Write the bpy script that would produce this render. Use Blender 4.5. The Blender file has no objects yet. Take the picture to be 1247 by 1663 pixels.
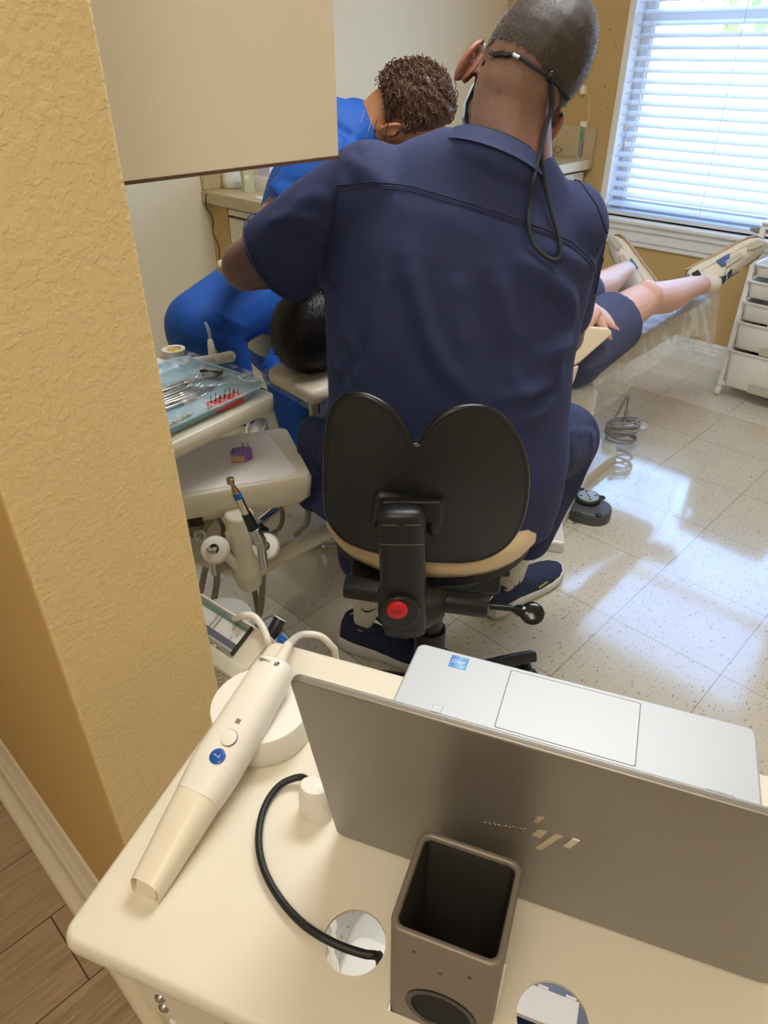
SKY, SUN, L_ROOM, L_HALL, EXPO = 6.5, 15.0, 22, 11, 0.36
import bpy, bmesh, math, random
import numpy as np
from mathutils import Vector, Matrix, Quaternion, noise
from mathutils.bvhtree import BVHTree
random.seed(7)
V = Vector
C = bpy.context.scene.collection
sc = bpy.context.scene

# ------------------------------------------------------------------ survey of the place
# camera: a phone held 1.32 m above the floor, looking 33.3 degrees down; the building's
# axes run at 45.6 degrees to it.  a = towards the window wall, b = towards the far wall.
FPX, PITCH, CH = 1142.0, math.radians(33.3), 1.32
CF = V((0, math.cos(PITCH), -math.sin(PITCH))); CU = V((0, math.sin(PITCH), math.cos(PITCH))); CX = V((1, 0, 0))
CAM = V((0, 0, CH))
def ray(x, y): return CF * FPX + CX * (x - 623.5) - CU * (y - 831.5)
def atz(x, y, z): d = ray(x, y); return CAM + d * ((z - CH) / d.z)
def aty(x, y, Y): d = ray(x, y); return CAM + d * (Y / d.y)
G = math.radians(45.6)
E1 = V((math.cos(G), math.sin(G), 0)); E2 = V((-math.sin(G), math.cos(G), 0))
def AB(a, b, z=0.0): return E1 * a + E2 * b + V((0, 0, z))
def ata(x, y, a): d = ray(x, y); return CAM + d * (a / d.dot(E1))
def atb(x, y, b): d = ray(x, y); return CAM + d * (b / d.dot(E2))
def LB(px, py):
    f = ray(px, py).normalized(); r = (CX - f * CX.dot(f)).normalized(); return r, r.cross(f), f
def frame(origin, rot=0.0): return Matrix.Translation(V(origin)) @ Matrix.Rotation(rot, 4, 'Z')
MAB = Matrix.Rotation(G, 4, 'Z')
def basis(o, x, y, z):
    m = Matrix((x, y, z)).transposed().to_4x4(); m.translation = V(o); return m
def look(o, d, up=(0, 0, 1)):          # local x along d, z near up
    x = V(d).normalized(); y = V(up).cross(x).normalized(); z = x.cross(y)
    return basis(o, x, y, z)

# ------------------------------------------------------------------ materials
def lin(c):
    if isinstance(c, str):
        c = [int(c[i:i+2], 16) / 255 for i in (0, 2, 4)]
    return tuple((v / 12.92 if v <= .04045 else ((v + .055) / 1.055) ** 2.4) for v in c) + (1,)
class NT:
    def __init__(s, name):
        s.m = bpy.data.materials.new(name); s.m.use_nodes = True
        s.t = s.m.node_tree; s.n = s.t.nodes; s.b = s.n['Principled BSDF']
    def add(s, typ, **k):
        n = s.n.new(typ)
        for a, v in k.items():
            if a.startswith('i_'): n.inputs[a[2:].replace('_', ' ')].default_value = v
            else: setattr(n, a, v)
        return n
    def link(s, a, b): s.t.links.new(a, b)
    def coord(s, kind='Object', scale=(1, 1, 1), rot=(0, 0, 0), loc=(0, 0, 0)):
        tc = s.add('ShaderNodeTexCoord'); mp = s.add('ShaderNodeMapping')
        mp.inputs['Scale'].default_value = scale; mp.inputs['Rotation'].default_value = rot; mp.inputs['Location'].default_value = loc
        s.link(tc.outputs[kind], mp.inputs[0]); return mp.outputs[0]
    def noise(s, co, scale, detail=2, rough=.5, dist=0):
        n = s.add('ShaderNodeTexNoise'); n.inputs['Scale'].default_value = scale
        n.inputs['Detail'].default_value = detail; n.inputs['Roughness'].default_value = rough; n.inputs['Distortion'].default_value = dist
        s.link(co, n.inputs['Vector']); return n.outputs['Fac']
    def ramp(s, f, stops):
        r = s.add('ShaderNodeValToRGB'); e = r.color_ramp.elements
        while len(e) < len(stops): e.new(.5)
        for i, (p, c) in enumerate(stops):
            e[i].position = p; e[i].color = lin(c) if not isinstance(c, (int, float)) else (c, c, c, 1)
        s.link(f, r.inputs[0]); return r.outputs[0]
    def mix(s, f, a, b, mode='MIX'):
        x = s.add('ShaderNodeMix', data_type='RGBA', blend_type=mode)
        for i, v in ((0, f), (6, a), (7, b)):
            if hasattr(v, 'node'): s.link(v, x.inputs[i])
            else: x.inputs[i].default_value = v
        return x.outputs[2]
    def math(s, op, a, b=0.0, c=0.0):
        x = s.add('ShaderNodeMath', operation=op)
        for i, v in enumerate((a, b, c)):
            if hasattr(v, 'node'): s.link(v, x.inputs[i])
            else: x.inputs[i].default_value = v
        return x.outputs[0]
    def bump(s, h, dist=.001, strength=1.0, prev=None):
        x = s.add('ShaderNodeBump'); x.inputs['Distance'].default_value = dist; x.inputs['Strength'].default_value = strength
        s.link(h, x.inputs['Height'])
        if prev is not None: s.link(prev, x.inputs['Normal'])
        return x.outputs[0]
    def set(s, **k):
        for a, v in k.items():
            i = s.b.inputs[a.replace('_', ' ')]
            if hasattr(v, 'node'): s.link(v, i)
            else: i.default_value = v
        return s
def mat(name, col, rough=.5, metal=0, bump=None, var=None, **k):
    n = NT(name); n.set(Roughness=rough, Metallic=metal)
    c = lin(col)
    if var:
        co = n.coord(); f = n.noise(co, var[0], 3)
        n.set(Base_Color=n.mix(n.ramp(f, [(.3, 0.0), (.7, 1.0)]), c, lin(var[1])))
    else: n.set(Base_Color=c)
    if bump:
        co = n.coord(); n.set(Normal=n.bump(n.noise(co, bump[0], 3), bump[1], 1))
    n.set(**k); return n.m

M = {}
def wallmat(name, col, col2, size=150, depth=.0008):
    n = NT(name); co = n.coord()
    f = n.noise(co, size, 2, .5, .2); big = n.noise(co, 2.2, 2)
    k = n.ramp(f, [(.42, 0.0), (.62, 1.0)])
    n.set(Base_Color=n.mix(big, lin(col), lin(col2)), Roughness=.62)
    n.set(Normal=n.bump(n.noise(co, 600, 2), .0003, .4, n.bump(k, depth, .55)))
    return n.m
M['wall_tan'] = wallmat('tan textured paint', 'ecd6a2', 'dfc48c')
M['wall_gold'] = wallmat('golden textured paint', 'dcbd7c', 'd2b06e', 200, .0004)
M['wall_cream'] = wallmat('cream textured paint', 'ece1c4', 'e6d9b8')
M['wall_window'] = wallmat('aged tan plaster', 'cfae72', 'bf9f66')
M['post_shade'] = mat('painted shade in post', '2b2823', .55)  # dark colour stands for the shade inside the hollow post
M['hall_white'] = mat('white corridor paint', 'e6e2d8', .7)
M['ceiling'] = mat('ceiling paint', 'eeeae0', .8)
M['trim'] = mat('cream gloss trim paint', 'efe6cd', .35)
M['trim_white'] = mat('white trim paint', 'eeedea', .35)
# floor tiles
def tilemat():
    n = NT('speckled vinyl tile'); n.t
    tc = n.add('ShaderNodeTexCoord'); sp = n.add('ShaderNodeSeparateXYZ'); n.link(tc.outputs['Object'], sp.inputs[0])
    T = .3048
    u = n.math('DIVIDE', sp.outputs[0], T); v = n.math('DIVIDE', sp.outputs[1], T)
    fu = n.math('FRACT', u); fv = n.math('FRACT', v); iu = n.math('FLOOR', u); iv = n.math('FLOOR', v)
    du = n.math('MINIMUM', fu, n.math('SUBTRACT', 1.0, fu)); dv = n.math('MINIMUM', fv, n.math('SUBTRACT', 1.0, fv))
    d = n.math('MINIMUM', du, dv); line = n.math('LESS_THAN', d, .0036)
    cb = n.add('ShaderNodeCombineXYZ'); n.link(iu, cb.inputs[0]); n.link(iv, cb.inputs[1])
    wn = n.add('ShaderNodeTexWhiteNoise'); n.link(cb.outputs[0], wn.inputs['Vector'])
    # chips: stretched voronoi, direction alternating by tile
    def chips(sc3, rot, th, seed):
        mp = n.add('ShaderNodeMapping'); mp.inputs['Scale'].default_value = sc3; mp.inputs['Rotation'].default_value = (0, 0, rot); mp.inputs['Location'].default_value = (seed, seed, 0)
        n.link(tc.outputs['Object'], mp.inputs[0])
        ns = n.add('ShaderNodeTexNoise'); ns.inputs['Scale'].default_value = 1; ns.inputs['Detail'].default_value = 1.5
        n.link(mp.outputs[0], ns.inputs['Vector'])
        return n.ramp(ns.outputs['Fac'], [(th, 0.0), (th + .012, 1.0)])
    c1 = chips((50, 150, 1), .4, .675, 3); c2 = chips((60, 180, 1), 1.5, .685, 9); c3 = chips((42, 125, 1), 2.6, .68, 17)
    cl = n.noise(n.coord(), 9, 4)
    base = n.mix(cl, lin('cac4b4'), lin('bcb5a2'))
    base = n.mix(n.math('MULTIPLY', wn.outputs['Value'], .45), base, lin('d6cfbd'))
    border = n.math('MAXIMUM', n.math('GREATER_THAN', sp.outputs[0], T * 5), n.math('LESS_THAN', sp.outputs[0], -T * 2))
    base = n.mix(n.math('MULTIPLY', border, .8), base, lin('dcd8ce'))
    base = n.mix(n.math('MULTIPLY', c1, .8), base, lin('8a7757'))
    base = n.mix(n.math('MULTIPLY', c2, .8), base, lin('776347'))
    base = n.mix(n.math('MULTIPLY', c3, .5), base, lin('a08c6a'))
    base = n.mix(n.math('MULTIPLY', line, .7), base, lin('6d604c'))
    wear = n.noise(n.coord(scale=(1, 1, 1)), 5, 4)
    scr = n.noise(n.coord(scale=(4, 60, 1), rot=(0, 0, .7)), 2, 3)
    n.set(Base_Color=base, Roughness=n.math('ADD', n.math('MULTIPLY', wear, .10), .10), Specular_IOR_Level=.6, Coat_Weight=1.0, Coat_Roughness=.07, Coat_IOR=1.55)
    n.set(Normal=n.bump(n.noise(n.coord(), 26, 2), .0006, .25, n.bump(scr, .00025, .5, n.bump(n.math('SUBTRACT', 1.0, line), .0006, .5))))
    return n.m
M['tile'] = tilemat()
def woodmat():
    n = NT('wood plank vinyl'); tc = n.add('ShaderNodeTexCoord')
    sp = n.add('ShaderNodeSeparateXYZ'); n.link(tc.outputs['Object'], sp.inputs[0])
    W, L = .15, .95
    v = n.math('DIVIDE', sp.outputs[1], W); iv = n.math('FLOOR', v); fv = n.math('FRACT', v)
    u = n.math('DIVIDE', n.math('ADD', sp.outputs[0], n.math('MULTIPLY', iv, .37)), L); iu = n.math('FLOOR', u); fu = n.math('FRACT', u)
    line = n.math('MAXIMUM', n.math('LESS_THAN', fv, .014), n.math('LESS_THAN', fu, .0025))
    cb = n.add('ShaderNodeCombineXYZ'); n.link(iu, cb.inputs[0]); n.link(iv, cb.inputs[1])
    wn = n.add('ShaderNodeTexWhiteNoise'); n.link(cb.outputs[0], wn.inputs['Vector'])
    off = n.add('ShaderNodeVectorMath', operation='ADD'); n.link(tc.outputs['Object'], off.inputs[0]); n.link(wn.outputs['Color'], off.inputs[1])
    mp = n.add('ShaderNodeMapping'); mp.inputs['Scale'].default_value = (4, 55, 1); n.link(off.outputs[0], mp.inputs[0])
    g = n.noise(mp.outputs[0], 1.4, 6, .65, 1.2)
    c = n.ramp(g, [(.25, '8f7a62'), (.48, 'b09a7f'), (.7, 'c6b296')])
    c = n.mix(n.math('MULTIPLY', wn.outputs['Value'], .35), c, lin('bfa98c'))
    c = n.mix(line, c, lin('4a3726'))
    n.set(Base_Color=c, Roughness=.42, Normal=n.bump(g, .0006, .4))
    return n.m
M['wood'] = woodmat()
M['laminate'] = mat('beige laminate panel', 'e6dcc6', .45, bump=(300, .00015))
M['edge_brown'] = mat('brown laminate edge', '5a3d2a', .5)
def counter():
    n = NT('speckled beige solid surface'); co = n.coord()
    c = n.mix(n.noise(co, 40, 3), lin('cbb995'), lin('bba97f'))
    c = n.mix(n.ramp(n.noise(co, 210, 2), [(.62, 0.0), (.66, 1.0)]), c, lin('7d6c4c'))
    n.set(Base_Color=c, Roughness=.28); return n.m
M['counter'] = counter()
M['dark_gap'] = mat('dark gap', '2b1d14', .8)
M['white_plastic'] = mat('white plastic', 'e9e4d8', .32)
M['pure_white'] = mat('bright white plastic', 'f2efe8', .28)
M['scan_white'] = mat('satin white plastic', 'ebe7dc', .35)
M['cream_plastic'] = mat('cream enamel', 'd9d2bd', .33)
M['cream_dark'] = mat('greyed cream plastic', 'bfb8a4', .4)
M['cart_white'] = mat('off white laminate', 'e2dbc8', .42)
M['tan_vinyl'] = mat('tan upholstery vinyl', 'd2c3a6', .38, bump=(180, .0002))
M['seat_vinyl'] = mat('glossy tan vinyl', 'dcc39b', .28)
M['black_plastic'] = mat('black textured plastic', '1b1c20', .36, bump=(900, .0002))
M['black_metal'] = mat('black painted metal', '1b1c1e', .3, .2)
M['black_gloss'] = mat('black gloss', '141416', .15)
M['black_rubber'] = mat('black rubber', '17171a', .5)
M['black_cord'] = mat('black woven cord', '2a2c33', .8, bump=(1500, .0003))
M['grey_hose'] = mat('grey rubber hose', '87806f', .45)
M['grey_dark'] = mat('dark grey plastic', '4b4d4f', .45, bump=(400, .0002))
M['grey_pole'] = mat('grey beige steel', 'b3ab99', .4, .15)
M['chrome'] = mat('chrome', 'd8d8d8', .14, 1)
M['steel'] = mat('brushed steel', 'b9b9b6', .28, 1)
M['gold_steel'] = mat('worn brass steel', 'b59a7a', .25, 1)
M['post'] = mat('taupe anodised aluminium', '857d70', .45, .3)
M['lap_lid'] = mat('silver laptop lid', '8f8b84', .36, .5, bump=(2500, .00004))
M['lap_base'] = mat('silver laptop deck', 'b7bbbf', .42, .15)
M['lap_pad'] = mat('laptop touchpad', 'bcbfc1', .4, .1)
M['line_dark'] = mat('fine dark line', '55504c', .5)
M['mirror_logo'] = mat('polished logo', 'c9bda9', .12, .9)
M['ring_purple'] = mat('purple plastic', '8a63b8', .4)
M['sponge'] = mat('tan foam', 'c9a27a', .8, bump=(600, .0006))
M['ring_red'] = mat('red plastic', 'd9402f', .4)
M['red_button'] = mat('red plastic cap', 'd8232a', .35)
M['blue_button'] = mat('blue button', '1c57a8', .3)
M['green_cap'] = mat('green cap', '1f6b4a', .35)
M['tray_blue'] = mat('pale blue tray', '9cc0cf', .32)
M['paper'] = mat('white paper', 'e9e4e0', .75)
M['blue_dark'] = mat('dark blue print', '1d2c52', .4)
M['green_strip'] = mat('green print', '2f6d52', .4)
M['exam_white'] = mat('gloss white enamel', 'dcdad2', .2)
def glassy(name, col='ffffff', rough=.02, ior=1.45, alpha=None):
    n = NT(name)
    if alpha is None:
        n.set(Base_Color=lin(col), Roughness=rough, IOR=ior, Transmission_Weight=1.0)
    else:       # thin film: mostly see-through with a glossy skin
        n.set(Base_Color=lin(col), Roughness=rough, Alpha=alpha, Specular_IOR_Level=.9)
    return n.m
def film(name, alpha_lo, alpha_hi, scale=7, bd=.004, st=(1, 1, 1), rot=(0, 0, 0)):
    n = NT(name); co = n.coord(scale=st, rot=rot)
    f = n.noise(co, scale, 3, .5, 1.5)
    n.set(Base_Color=lin('e8ecee'), Roughness=.16, Specular_IOR_Level=.8)
    r = n.ramp(f, [(.45, 0.0), (.62, 1.0)])
    a = n.math('ADD', n.math('MULTIPLY', r, alpha_hi - alpha_lo), alpha_lo)
    n.set(Alpha=a, Normal=n.bump(f, bd, .8)); return n.m
M['film'] = film('clear wrinkled plastic film', .14, .36, 9, .006, (2.2, 2.2, .6))
M['film_thin'] = film('thin clear plastic film', .07, .3, 14)
M['film_tray'] = film('clear film over tray', .05, .34, 26, .004)
M['glass'] = glassy('window glass', 'ffffff', .0, 1.01)
M['clear'] = glassy('clear plastic tip', 'f4f6f8', .08, None, .35)
M['cover'] = glassy('clear cover', 'f4f6f8', .06, None, .08)
# cloth
def cloth(name, col, col2, weave=1400, rough=.85, big=14, bd=.004):
    n = NT(name); co = n.coord()
    f = n.noise(co, big, 3, .5, .5)
    n.set(Base_Color=n.mix(f, lin(col), lin(col2)), Roughness=rough, Sheen_Weight=.25, Sheen_Roughness=.4)
    n.set(Sheen_Tint=lin(col2))
    n.set(Normal=n.bump(n.noise(co, weave, 2), .0004, .35, n.bump(f, bd, .35)))
    return n.m
M['navy'] = cloth('navy scrub cloth', '272f56', '2f3863')
M['navy_pants'] = cloth('navy trouser cloth', '20274a', '2c345c', big=30, bd=.006)
M['navy_seam'] = cloth('navy stitched seam', '232848', '2b315a')
M['royal'] = cloth('royal blue scrub cloth', '0f4fa8', '1358b8', rough=.7)
M['shorts'] = cloth('navy shorts cloth', '3a3e5c', '474c6e', big=40, bd=.005)
M['shirt_grey'] = cloth('grey shirt cloth', '70747c', '80848c')
M['undershirt'] = cloth('black undershirt', '17181d', '202127')
def skin(name, c1, c2, spots=None, rough=.48):
    n = NT(name); co = n.coord()
    c = n.mix(n.noise(co, 18, 4, .6), lin(c1), lin(c2))
    if spots: c = n.mix(n.ramp(n.noise(co, 120, 3), [(.58, 0.0), (.7, .6)]), c, lin(spots))
    n.set(Base_Color=c, Roughness=rough, Subsurface_Weight=.08, Subsurface_Scale=.01)
    n.set(Normal=n.bump(n.noise(co, 320, 3), .0006, .3)); return n.m
M['skin_brown'] = skin('warm brown skin', '76574a', '8b6656', '674a3f')
M['skin_ear'] = skin('reddened ear skin', '8d5446', '9a5f4f')
M['skin_tan'] = skin('tan skin', 'a8704c', 'b57d58')
M['skin_fair'] = skin('fair pink skin', 'cf9f8c', 'dcb3a2', 'c08a78')
M['lips'] = skin('lip skin', '8a4a40', '94564a')
def hairm(name, c1, c2, s=500, lo=.4, hi=.6):
    n = NT(name); co = n.coord(scale=(1, 1, .25))
    n.set(Base_Color=n.mix(n.ramp(n.noise(co, s, 2), [(lo, 0.0), (hi, 1.0)]), lin(c1), lin(c2)), Roughness=.5)
    n.set(Normal=n.bump(n.noise(co, s, 2), .001, .6)); return n.m
M['hair_buzz'] = hairm('cropped greying hair', '2b211b', '54473d', 900, .42, .75)
M['hair_curl'] = hairm('brown curly hair', '3a2418', '6b4a36', 300)
M['hair_dark'] = hairm('dark short hair', '0e0a08', '33251d', 400, .5, .8)
M['gloves'] = mat('cream latex glove', 'cfc0a0', .5, bump=(90, .0012))
M['mask_blue'] = mat('pale blue mask fabric', 'b8d0de', .8)
def sockm():
    n = NT('ribbed white sock'); co = n.coord()
    w = n.add('ShaderNodeTexWave'); w.inputs['Scale'].default_value = 90; n.link(co, w.inputs['Vector'])
    n.set(Base_Color=lin('e3ddd2'), Roughness=.9, Normal=n.bump(w.outputs['Fac'], .0012, .8)); return n.m
M['sock'] = sockm()
def knit(name, c1, c2):
    n = NT(name); co = n.coord(); v = n.add('ShaderNodeTexVoronoi'); v.inputs['Scale'].default_value = 170; n.link(co, v.inputs['Vector'])
    n.set(Base_Color=n.mix(n.ramp(v.outputs['Distance'], [(.2, 0.0), (.5, 1.0)]), lin(c1), lin(c2)), Roughness=.8, Normal=n.bump(v.outputs['Distance'], .001, .7)); return n.m
M['shoe_navy'] = knit('navy knit shoe upper', '12172c', '232c4c')
M['shoe_sole'] = mat('grey white foam sole', 'cfcdca', .5)
M['shoe_cream'] = mat('cream leather shoe', 'd6cfc0', .55, bump=(400, .0003))
M['shoe_suede'] = mat('light grey suede', 'b9b4a8', .85, bump=(600, .0004))
M['shoe_blue'] = mat('blue shoe accent', '3f5f96', .5)
M['shoe_tongue'] = mat('navy shoe tongue', '2a3c66', .6)
M['gum'] = mat('tan rubber outsole', 'b39a7c', .6)
M['lace'] = mat('cream shoelace', 'e6dfcf', .8)
M['slat'] = NT('white blind slat').set(Base_Color=lin('dde2ea'), Roughness=.45, Subsurface_Weight=0.0).m
M['slat_cord'] = mat('blind cord', 'd8d8d4', .7)
M['asphalt'] = mat('pale concrete paving', 'c9c6be', .9, bump=(40, .003))
M['car_paint'] = mat('silver car paint', 'c9ced4', .25, .3)
M['car_glass'] = mat('car window glass', '8d999f', .15)
M['tire'] = mat('tyre rubber', '1c1c1c', .8)
M['leaf'] = mat('tree leaves', '6f8a4e', .7, var=(3, '88a35f'))
M['bark'] = mat('tree bark', '5b4a3a', .9)
def emit(name, col, s):
    n = NT(name); n.set(Base_Color=lin(col), Emission_Color=lin(col), Emission_Strength=s); return n.m
M['led'] = emit('blue status light', '6aa8ff', 6)
M['lamp_room'] = emit('room lamp diffuser', 'fffaf2', 2.5)
M['lamp_hall'] = emit('hall lamp diffuser', 'fff0dc', 2)

# ------------------------------------------------------------------ mesh builder
class MB:
    def __init__(s, m=None): s.v = []; s.f = []; s.m = m or Matrix()
    def _add(s, vs, fs):
        b = len(s.v); s.v += [s.m @ V(v) for v in vs]; s.f += [tuple(b + i for i in f) for f in fs]; return s
    def box(s, x0, x1, y0, y1, z0, z1):
        vs = [(x, y, z) for z in (z0, z1) for y in (y0, y1) for x in (x0, x1)]
        return s._add(vs, [(0, 2, 3, 1), (4, 5, 7, 6), (0, 1, 5, 4), (2, 6, 7, 3), (0, 4, 6, 2), (1, 3, 7, 5)])
    def bar(s, p, q, w, h, up=(0, 0, 1)):
        p, q = V(p), V(q); m = look(p, q - p, up); L = (q - p).length
        vs = [m @ V((x, y, z)) for z in (-h / 2, h / 2) for y in (-w / 2, w / 2) for x in (0, L)]
        return s._add(vs, [(0, 2, 3, 1), (4, 5, 7, 6), (0, 1, 5, 4), (2, 6, 7, 3), (0, 4, 6, 2), (1, 3, 7, 5)])
    def prism(s, poly, z0, z1, inset=0):
        n = len(poly); cx = sum(p[0] for p in poly) / n; cy = sum(p[1] for p in poly) / n
        vs = [(p[0], p[1], z0) for p in poly] + [(p[0], p[1], z1) for p in poly]
        fs = [tuple(reversed(range(n))), tuple(range(n, 2 * n))] + [(i, (i + 1) % n, n + (i + 1) % n, n + i) for i in range(n)]
        return s._add(vs, fs)
    def rings(s, rings, cap=True, closed=False):
        n = len(rings[0]); vs = [p for r in rings for p in r]; fs = []
        k = len(rings)
        for i in range(k if closed else k - 1):
            a, b = i * n, ((i + 1) % k) * n
            for j in range(n): fs.append((a + j, a + (j + 1) % n, b + (j + 1) % n, b + j))
        if cap and not closed:
            fs.append(tuple(reversed(range(n)))); fs.append(tuple((k - 1) * n + j for j in range(n)))
        return s._add(vs, fs)
    def tube(s, pts, r, seg=10, smooth=True, sub=6, closed=False, flat=None):
        pts = [V(p) for p in pts]
        rs = list(r) if isinstance(r, list) else [r] * len(pts)
        if smooth and len(pts) > 2:
            P, R = [], []
            n = len(pts)
            rng = range(n if closed else n - 1)
            for i in rng:
                if closed: p0, p1, p2, p3 = pts[i - 1], pts[i], pts[(i + 1) % n], pts[(i + 2) % n]; ra, rb = rs[i], rs[(i + 1) % n]
                else: p0, p1, p2, p3 = pts[max(i - 1, 0)], pts[i], pts[i + 1], pts[min(i + 2, n - 1)]; ra, rb = rs[i], rs[i + 1]
                for k in range(sub):
                    t = k / sub; t2, t3 = t * t, t * t * t
                    P.append(.5 * ((2 * p1) + (p2 - p0) * t + (2 * p0 - 5 * p1 + 4 * p2 - p3) * t2 + (3 * p1 - p0 - 3 * p2 + p3) * t3)); R.append(ra + (rb - ra) * t if not isinstance(ra, tuple) else (ra[0] + (rb[0] - ra[0]) * t, ra[1] + (rb[1] - ra[1]) * t))
            if not closed: P.append(pts[-1]); R.append(rs[-1])
            pts, rs = P, R
        n = len(pts); rr = []; up = None
        for i in range(n):
            if closed: d = pts[(i + 1) % n] - pts[i - 1]
            else: d = pts[min(i + 1, n - 1)] - pts[max(i - 1, 0)]
            if d.length < 1e-9: d = V((0, 0, 1))
            d.normalize()
            if up is None:
                up = d.orthogonal().normalized()
                if flat: up = V(flat) - d * V(flat).dot(d); up.normalize()
            up = up - d * up.dot(d)
            if flat: up = V(flat) - d * V(flat).dot(d)
            up.normalize(); w = d.cross(up)
            fr = rs[i]; fa = fr if not isinstance(fr, tuple) else fr
            ru, rw = (fr, fr) if not isinstance(fr, tuple) else fr
            rr.append([pts[i] + up * (ru * math.cos(2 * math.pi * j / seg)) + w * (rw * math.sin(2 * math.pi * j / seg)) for j in range(seg)])
        return s.rings(rr, closed=closed)
    def lathe(s, prof, o=(0, 0, 0), ax=(0, 0, 1), seg=32, sx=1, sy=1):
        ax = V(ax).normalized(); u = ax.orthogonal().normalized() if abs(ax.z) < .999 else V((1, 0, 0)); w = ax.cross(u); o = V(o)
        rr = [[o + ax * h + u * (max(r, 1e-5) * sx * math.cos(2 * math.pi * j / seg)) + w * (max(r, 1e-5) * sy * math.sin(2 * math.pi * j / seg)) for j in range(seg)] for r, h in prof]
        return s.rings(rr)
    def cyl(s, p, q, r, seg=24, r2=None, bev=0):
        p, q = V(p), V(q); L = (q - p).length; r2 = r if r2 is None else r2
        if bev: prof = [(r - bev, 0), (r - bev * .3, bev * .3), (r, bev), (r2, L - bev), (r2 - bev * .3, L - bev * .3), (r2 - bev, L)]
        else: prof = [(r, 0), (r2, L)]
        return s.lathe(prof, p, q - p, seg)
    def ell(s, c, rx, ry, rz, rot=None, seg=20, rg=12):
        rot = rot or Matrix(); c = V(c); R3 = rot.to_3x3()
        rr = []
        for i in range(rg + 1):
            th = math.pi * i / rg; z = -math.cos(th); q = max(math.sin(th), 1e-4)
            rr.append([c + R3 @ V((rx * q * math.cos(2 * math.pi * j / seg), ry * q * math.sin(2 * math.pi * j / seg), rz * z)) for j in range(seg)])
        return s.rings(rr)
    def cap(s, p, q, r0, r1=None, seg=16):
        p, q = V(p), V(q); r1 = r0 if r1 is None else r1; d = q - p; L = d.length
        prof = [(r0 * math.sin(a), -r0 * math.cos(a)) for a in [i * math.pi / 12 for i in range(7)]] + [(r1 * math.cos(a), L + r1 * math.sin(a)) for a in [i * math.pi / 12 for i in range(7)]]
        prof[0] = (1e-4, -r0); prof[-1] = (1e-4, L + r1)
        return s.lathe(prof, p, d, seg)
    def caps(s, pts, rs):
        for i in range(len(pts) - 1): s.cap(pts[i], pts[i + 1], rs[i], rs[i + 1])
        return s
    def loft(s, secs, seg=28):       # (centre, rx, ry[, rot]) ; rot = Matrix 3x3
        rr = []
        for c, rx, ry, *ro in secs:
            R = ro[0] if ro else Matrix.Identity(3)
            rr.append([V(c) + R @ V((rx * math.cos(2 * math.pi * j / seg), ry * math.sin(2 * math.pi * j / seg), 0)) for j in range(seg)])
        return s.rings(rr)
    def mesh(s, name='m'):
        me = bpy.data.meshes.new(name); me.from_pydata([tuple(v) for v in s.v], [], s.f); me.update(); return me

ORG = {}
def thing(name, label, cat, loc=(0, 0, 0), group=None, local=False):
    o = bpy.data.objects.new(name, None); C.objects.link(o); o.location = loc; o.empty_display_size = .05
    o['label'] = label; o['category'] = cat
    if group: o['group'] = group
    ORG[o.name] = V((0, 0, 0)) if local else V(loc)
    return o
def tag(o, label, cat, group=None, kind=None):
    if label: o['label'] = label
    if cat: o['category'] = cat
    if group: o['group'] = group
    if kind: o['kind'] = kind
    return o
def fix(me, sm):
    bm = bmesh.new(); bm.from_mesh(me); bmesh.ops.recalc_face_normals(bm, faces=bm.faces); bm.to_mesh(me); bm.free()
    for p in me.polygons: p.use_smooth = sm
def obj(name, mb, material, parent=None, smooth=False, bevel=0, seg=2, label=None, weld=0, sub=0, origin=None, auto=True):
    if isinstance(mb, MB):
        me = mb.mesh(name)
        if parent is not None:
            og = ORG[parent.name]
            if og.length: me.transform(Matrix.Translation(-og))
        elif origin is not None: me.transform(Matrix.Translation(-V(origin)))
        fix(me, smooth)
    else:
        me = mb
    o = bpy.data.objects.new(name, me); C.objects.link(o)
    if parent is not None: o.parent = parent; ORG[o.name] = ORG[parent.name]
    else:
        o.location = V(origin) if origin is not None else V((0, 0, 0)); ORG[o.name] = V(o.location)
    ms = material if isinstance(material, (list, tuple)) else [material]
    for m in ms: me.materials.append(m)
    if bevel:
        b = o.modifiers.new('bevel', 'BEVEL'); b.width = bevel; b.segments = seg; b.limit_method = 'ANGLE'; b.angle_limit = math.radians(40); b.harden_normals = False
        if smooth is False:
            for p in me.polygons: p.use_smooth = True
            w = o.modifiers.new('wn', 'WEIGHTED_NORMAL'); w.keep_sharp = False
    if sub:
        b = o.modifiers.new('sub', 'SUBSURF'); b.levels = sub; b.render_levels = sub
    if smooth and not bevel and auto and not sub:
        me.set_sharp_from_angle(angle=math.radians(50))
    if label: o['label'] = label
    return o
def apply_mods(o):
    dg = bpy.context.evaluated_depsgraph_get(); dg.update()
    me = bpy.data.meshes.new_from_object(o.evaluated_get(dg)); old = o.data
    o.modifiers.clear(); o.data = me; return me
def organic(name, mb, material, parent=None, voxel=.006, it=6, label=None, extra=None, fac=.5):
    """grow one continuous skin around the shapes in mb"""
    me = mb.mesh(name); o = bpy.data.objects.new(name, me); C.objects.link(o)
    fix(me, True)
    r = o.modifiers.new('r', 'REMESH'); r.mode = 'VOXEL'; r.voxel_size = voxel; r.use_smooth_shade = True
    if it:
        s_ = o.modifiers.new('s', 'SMOOTH'); s_.factor = fac; s_.iterations = it
    apply_mods(o)
    if extra: extra(o.data)
    if parent is not None:
        o.data.transform(Matrix.Translation(-ORG[parent.name])); o.parent = parent; ORG[o.name] = ORG[parent.name]
    else: ORG[o.name] = V((0, 0, 0))
    for p in o.data.polygons: p.use_smooth = True
    ms = material if isinstance(material, (list, tuple)) else [material]
    o.data.materials.clear()
    for m in ms: o.data.materials.append(m)
    if label: o['label'] = label
    return o
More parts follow.
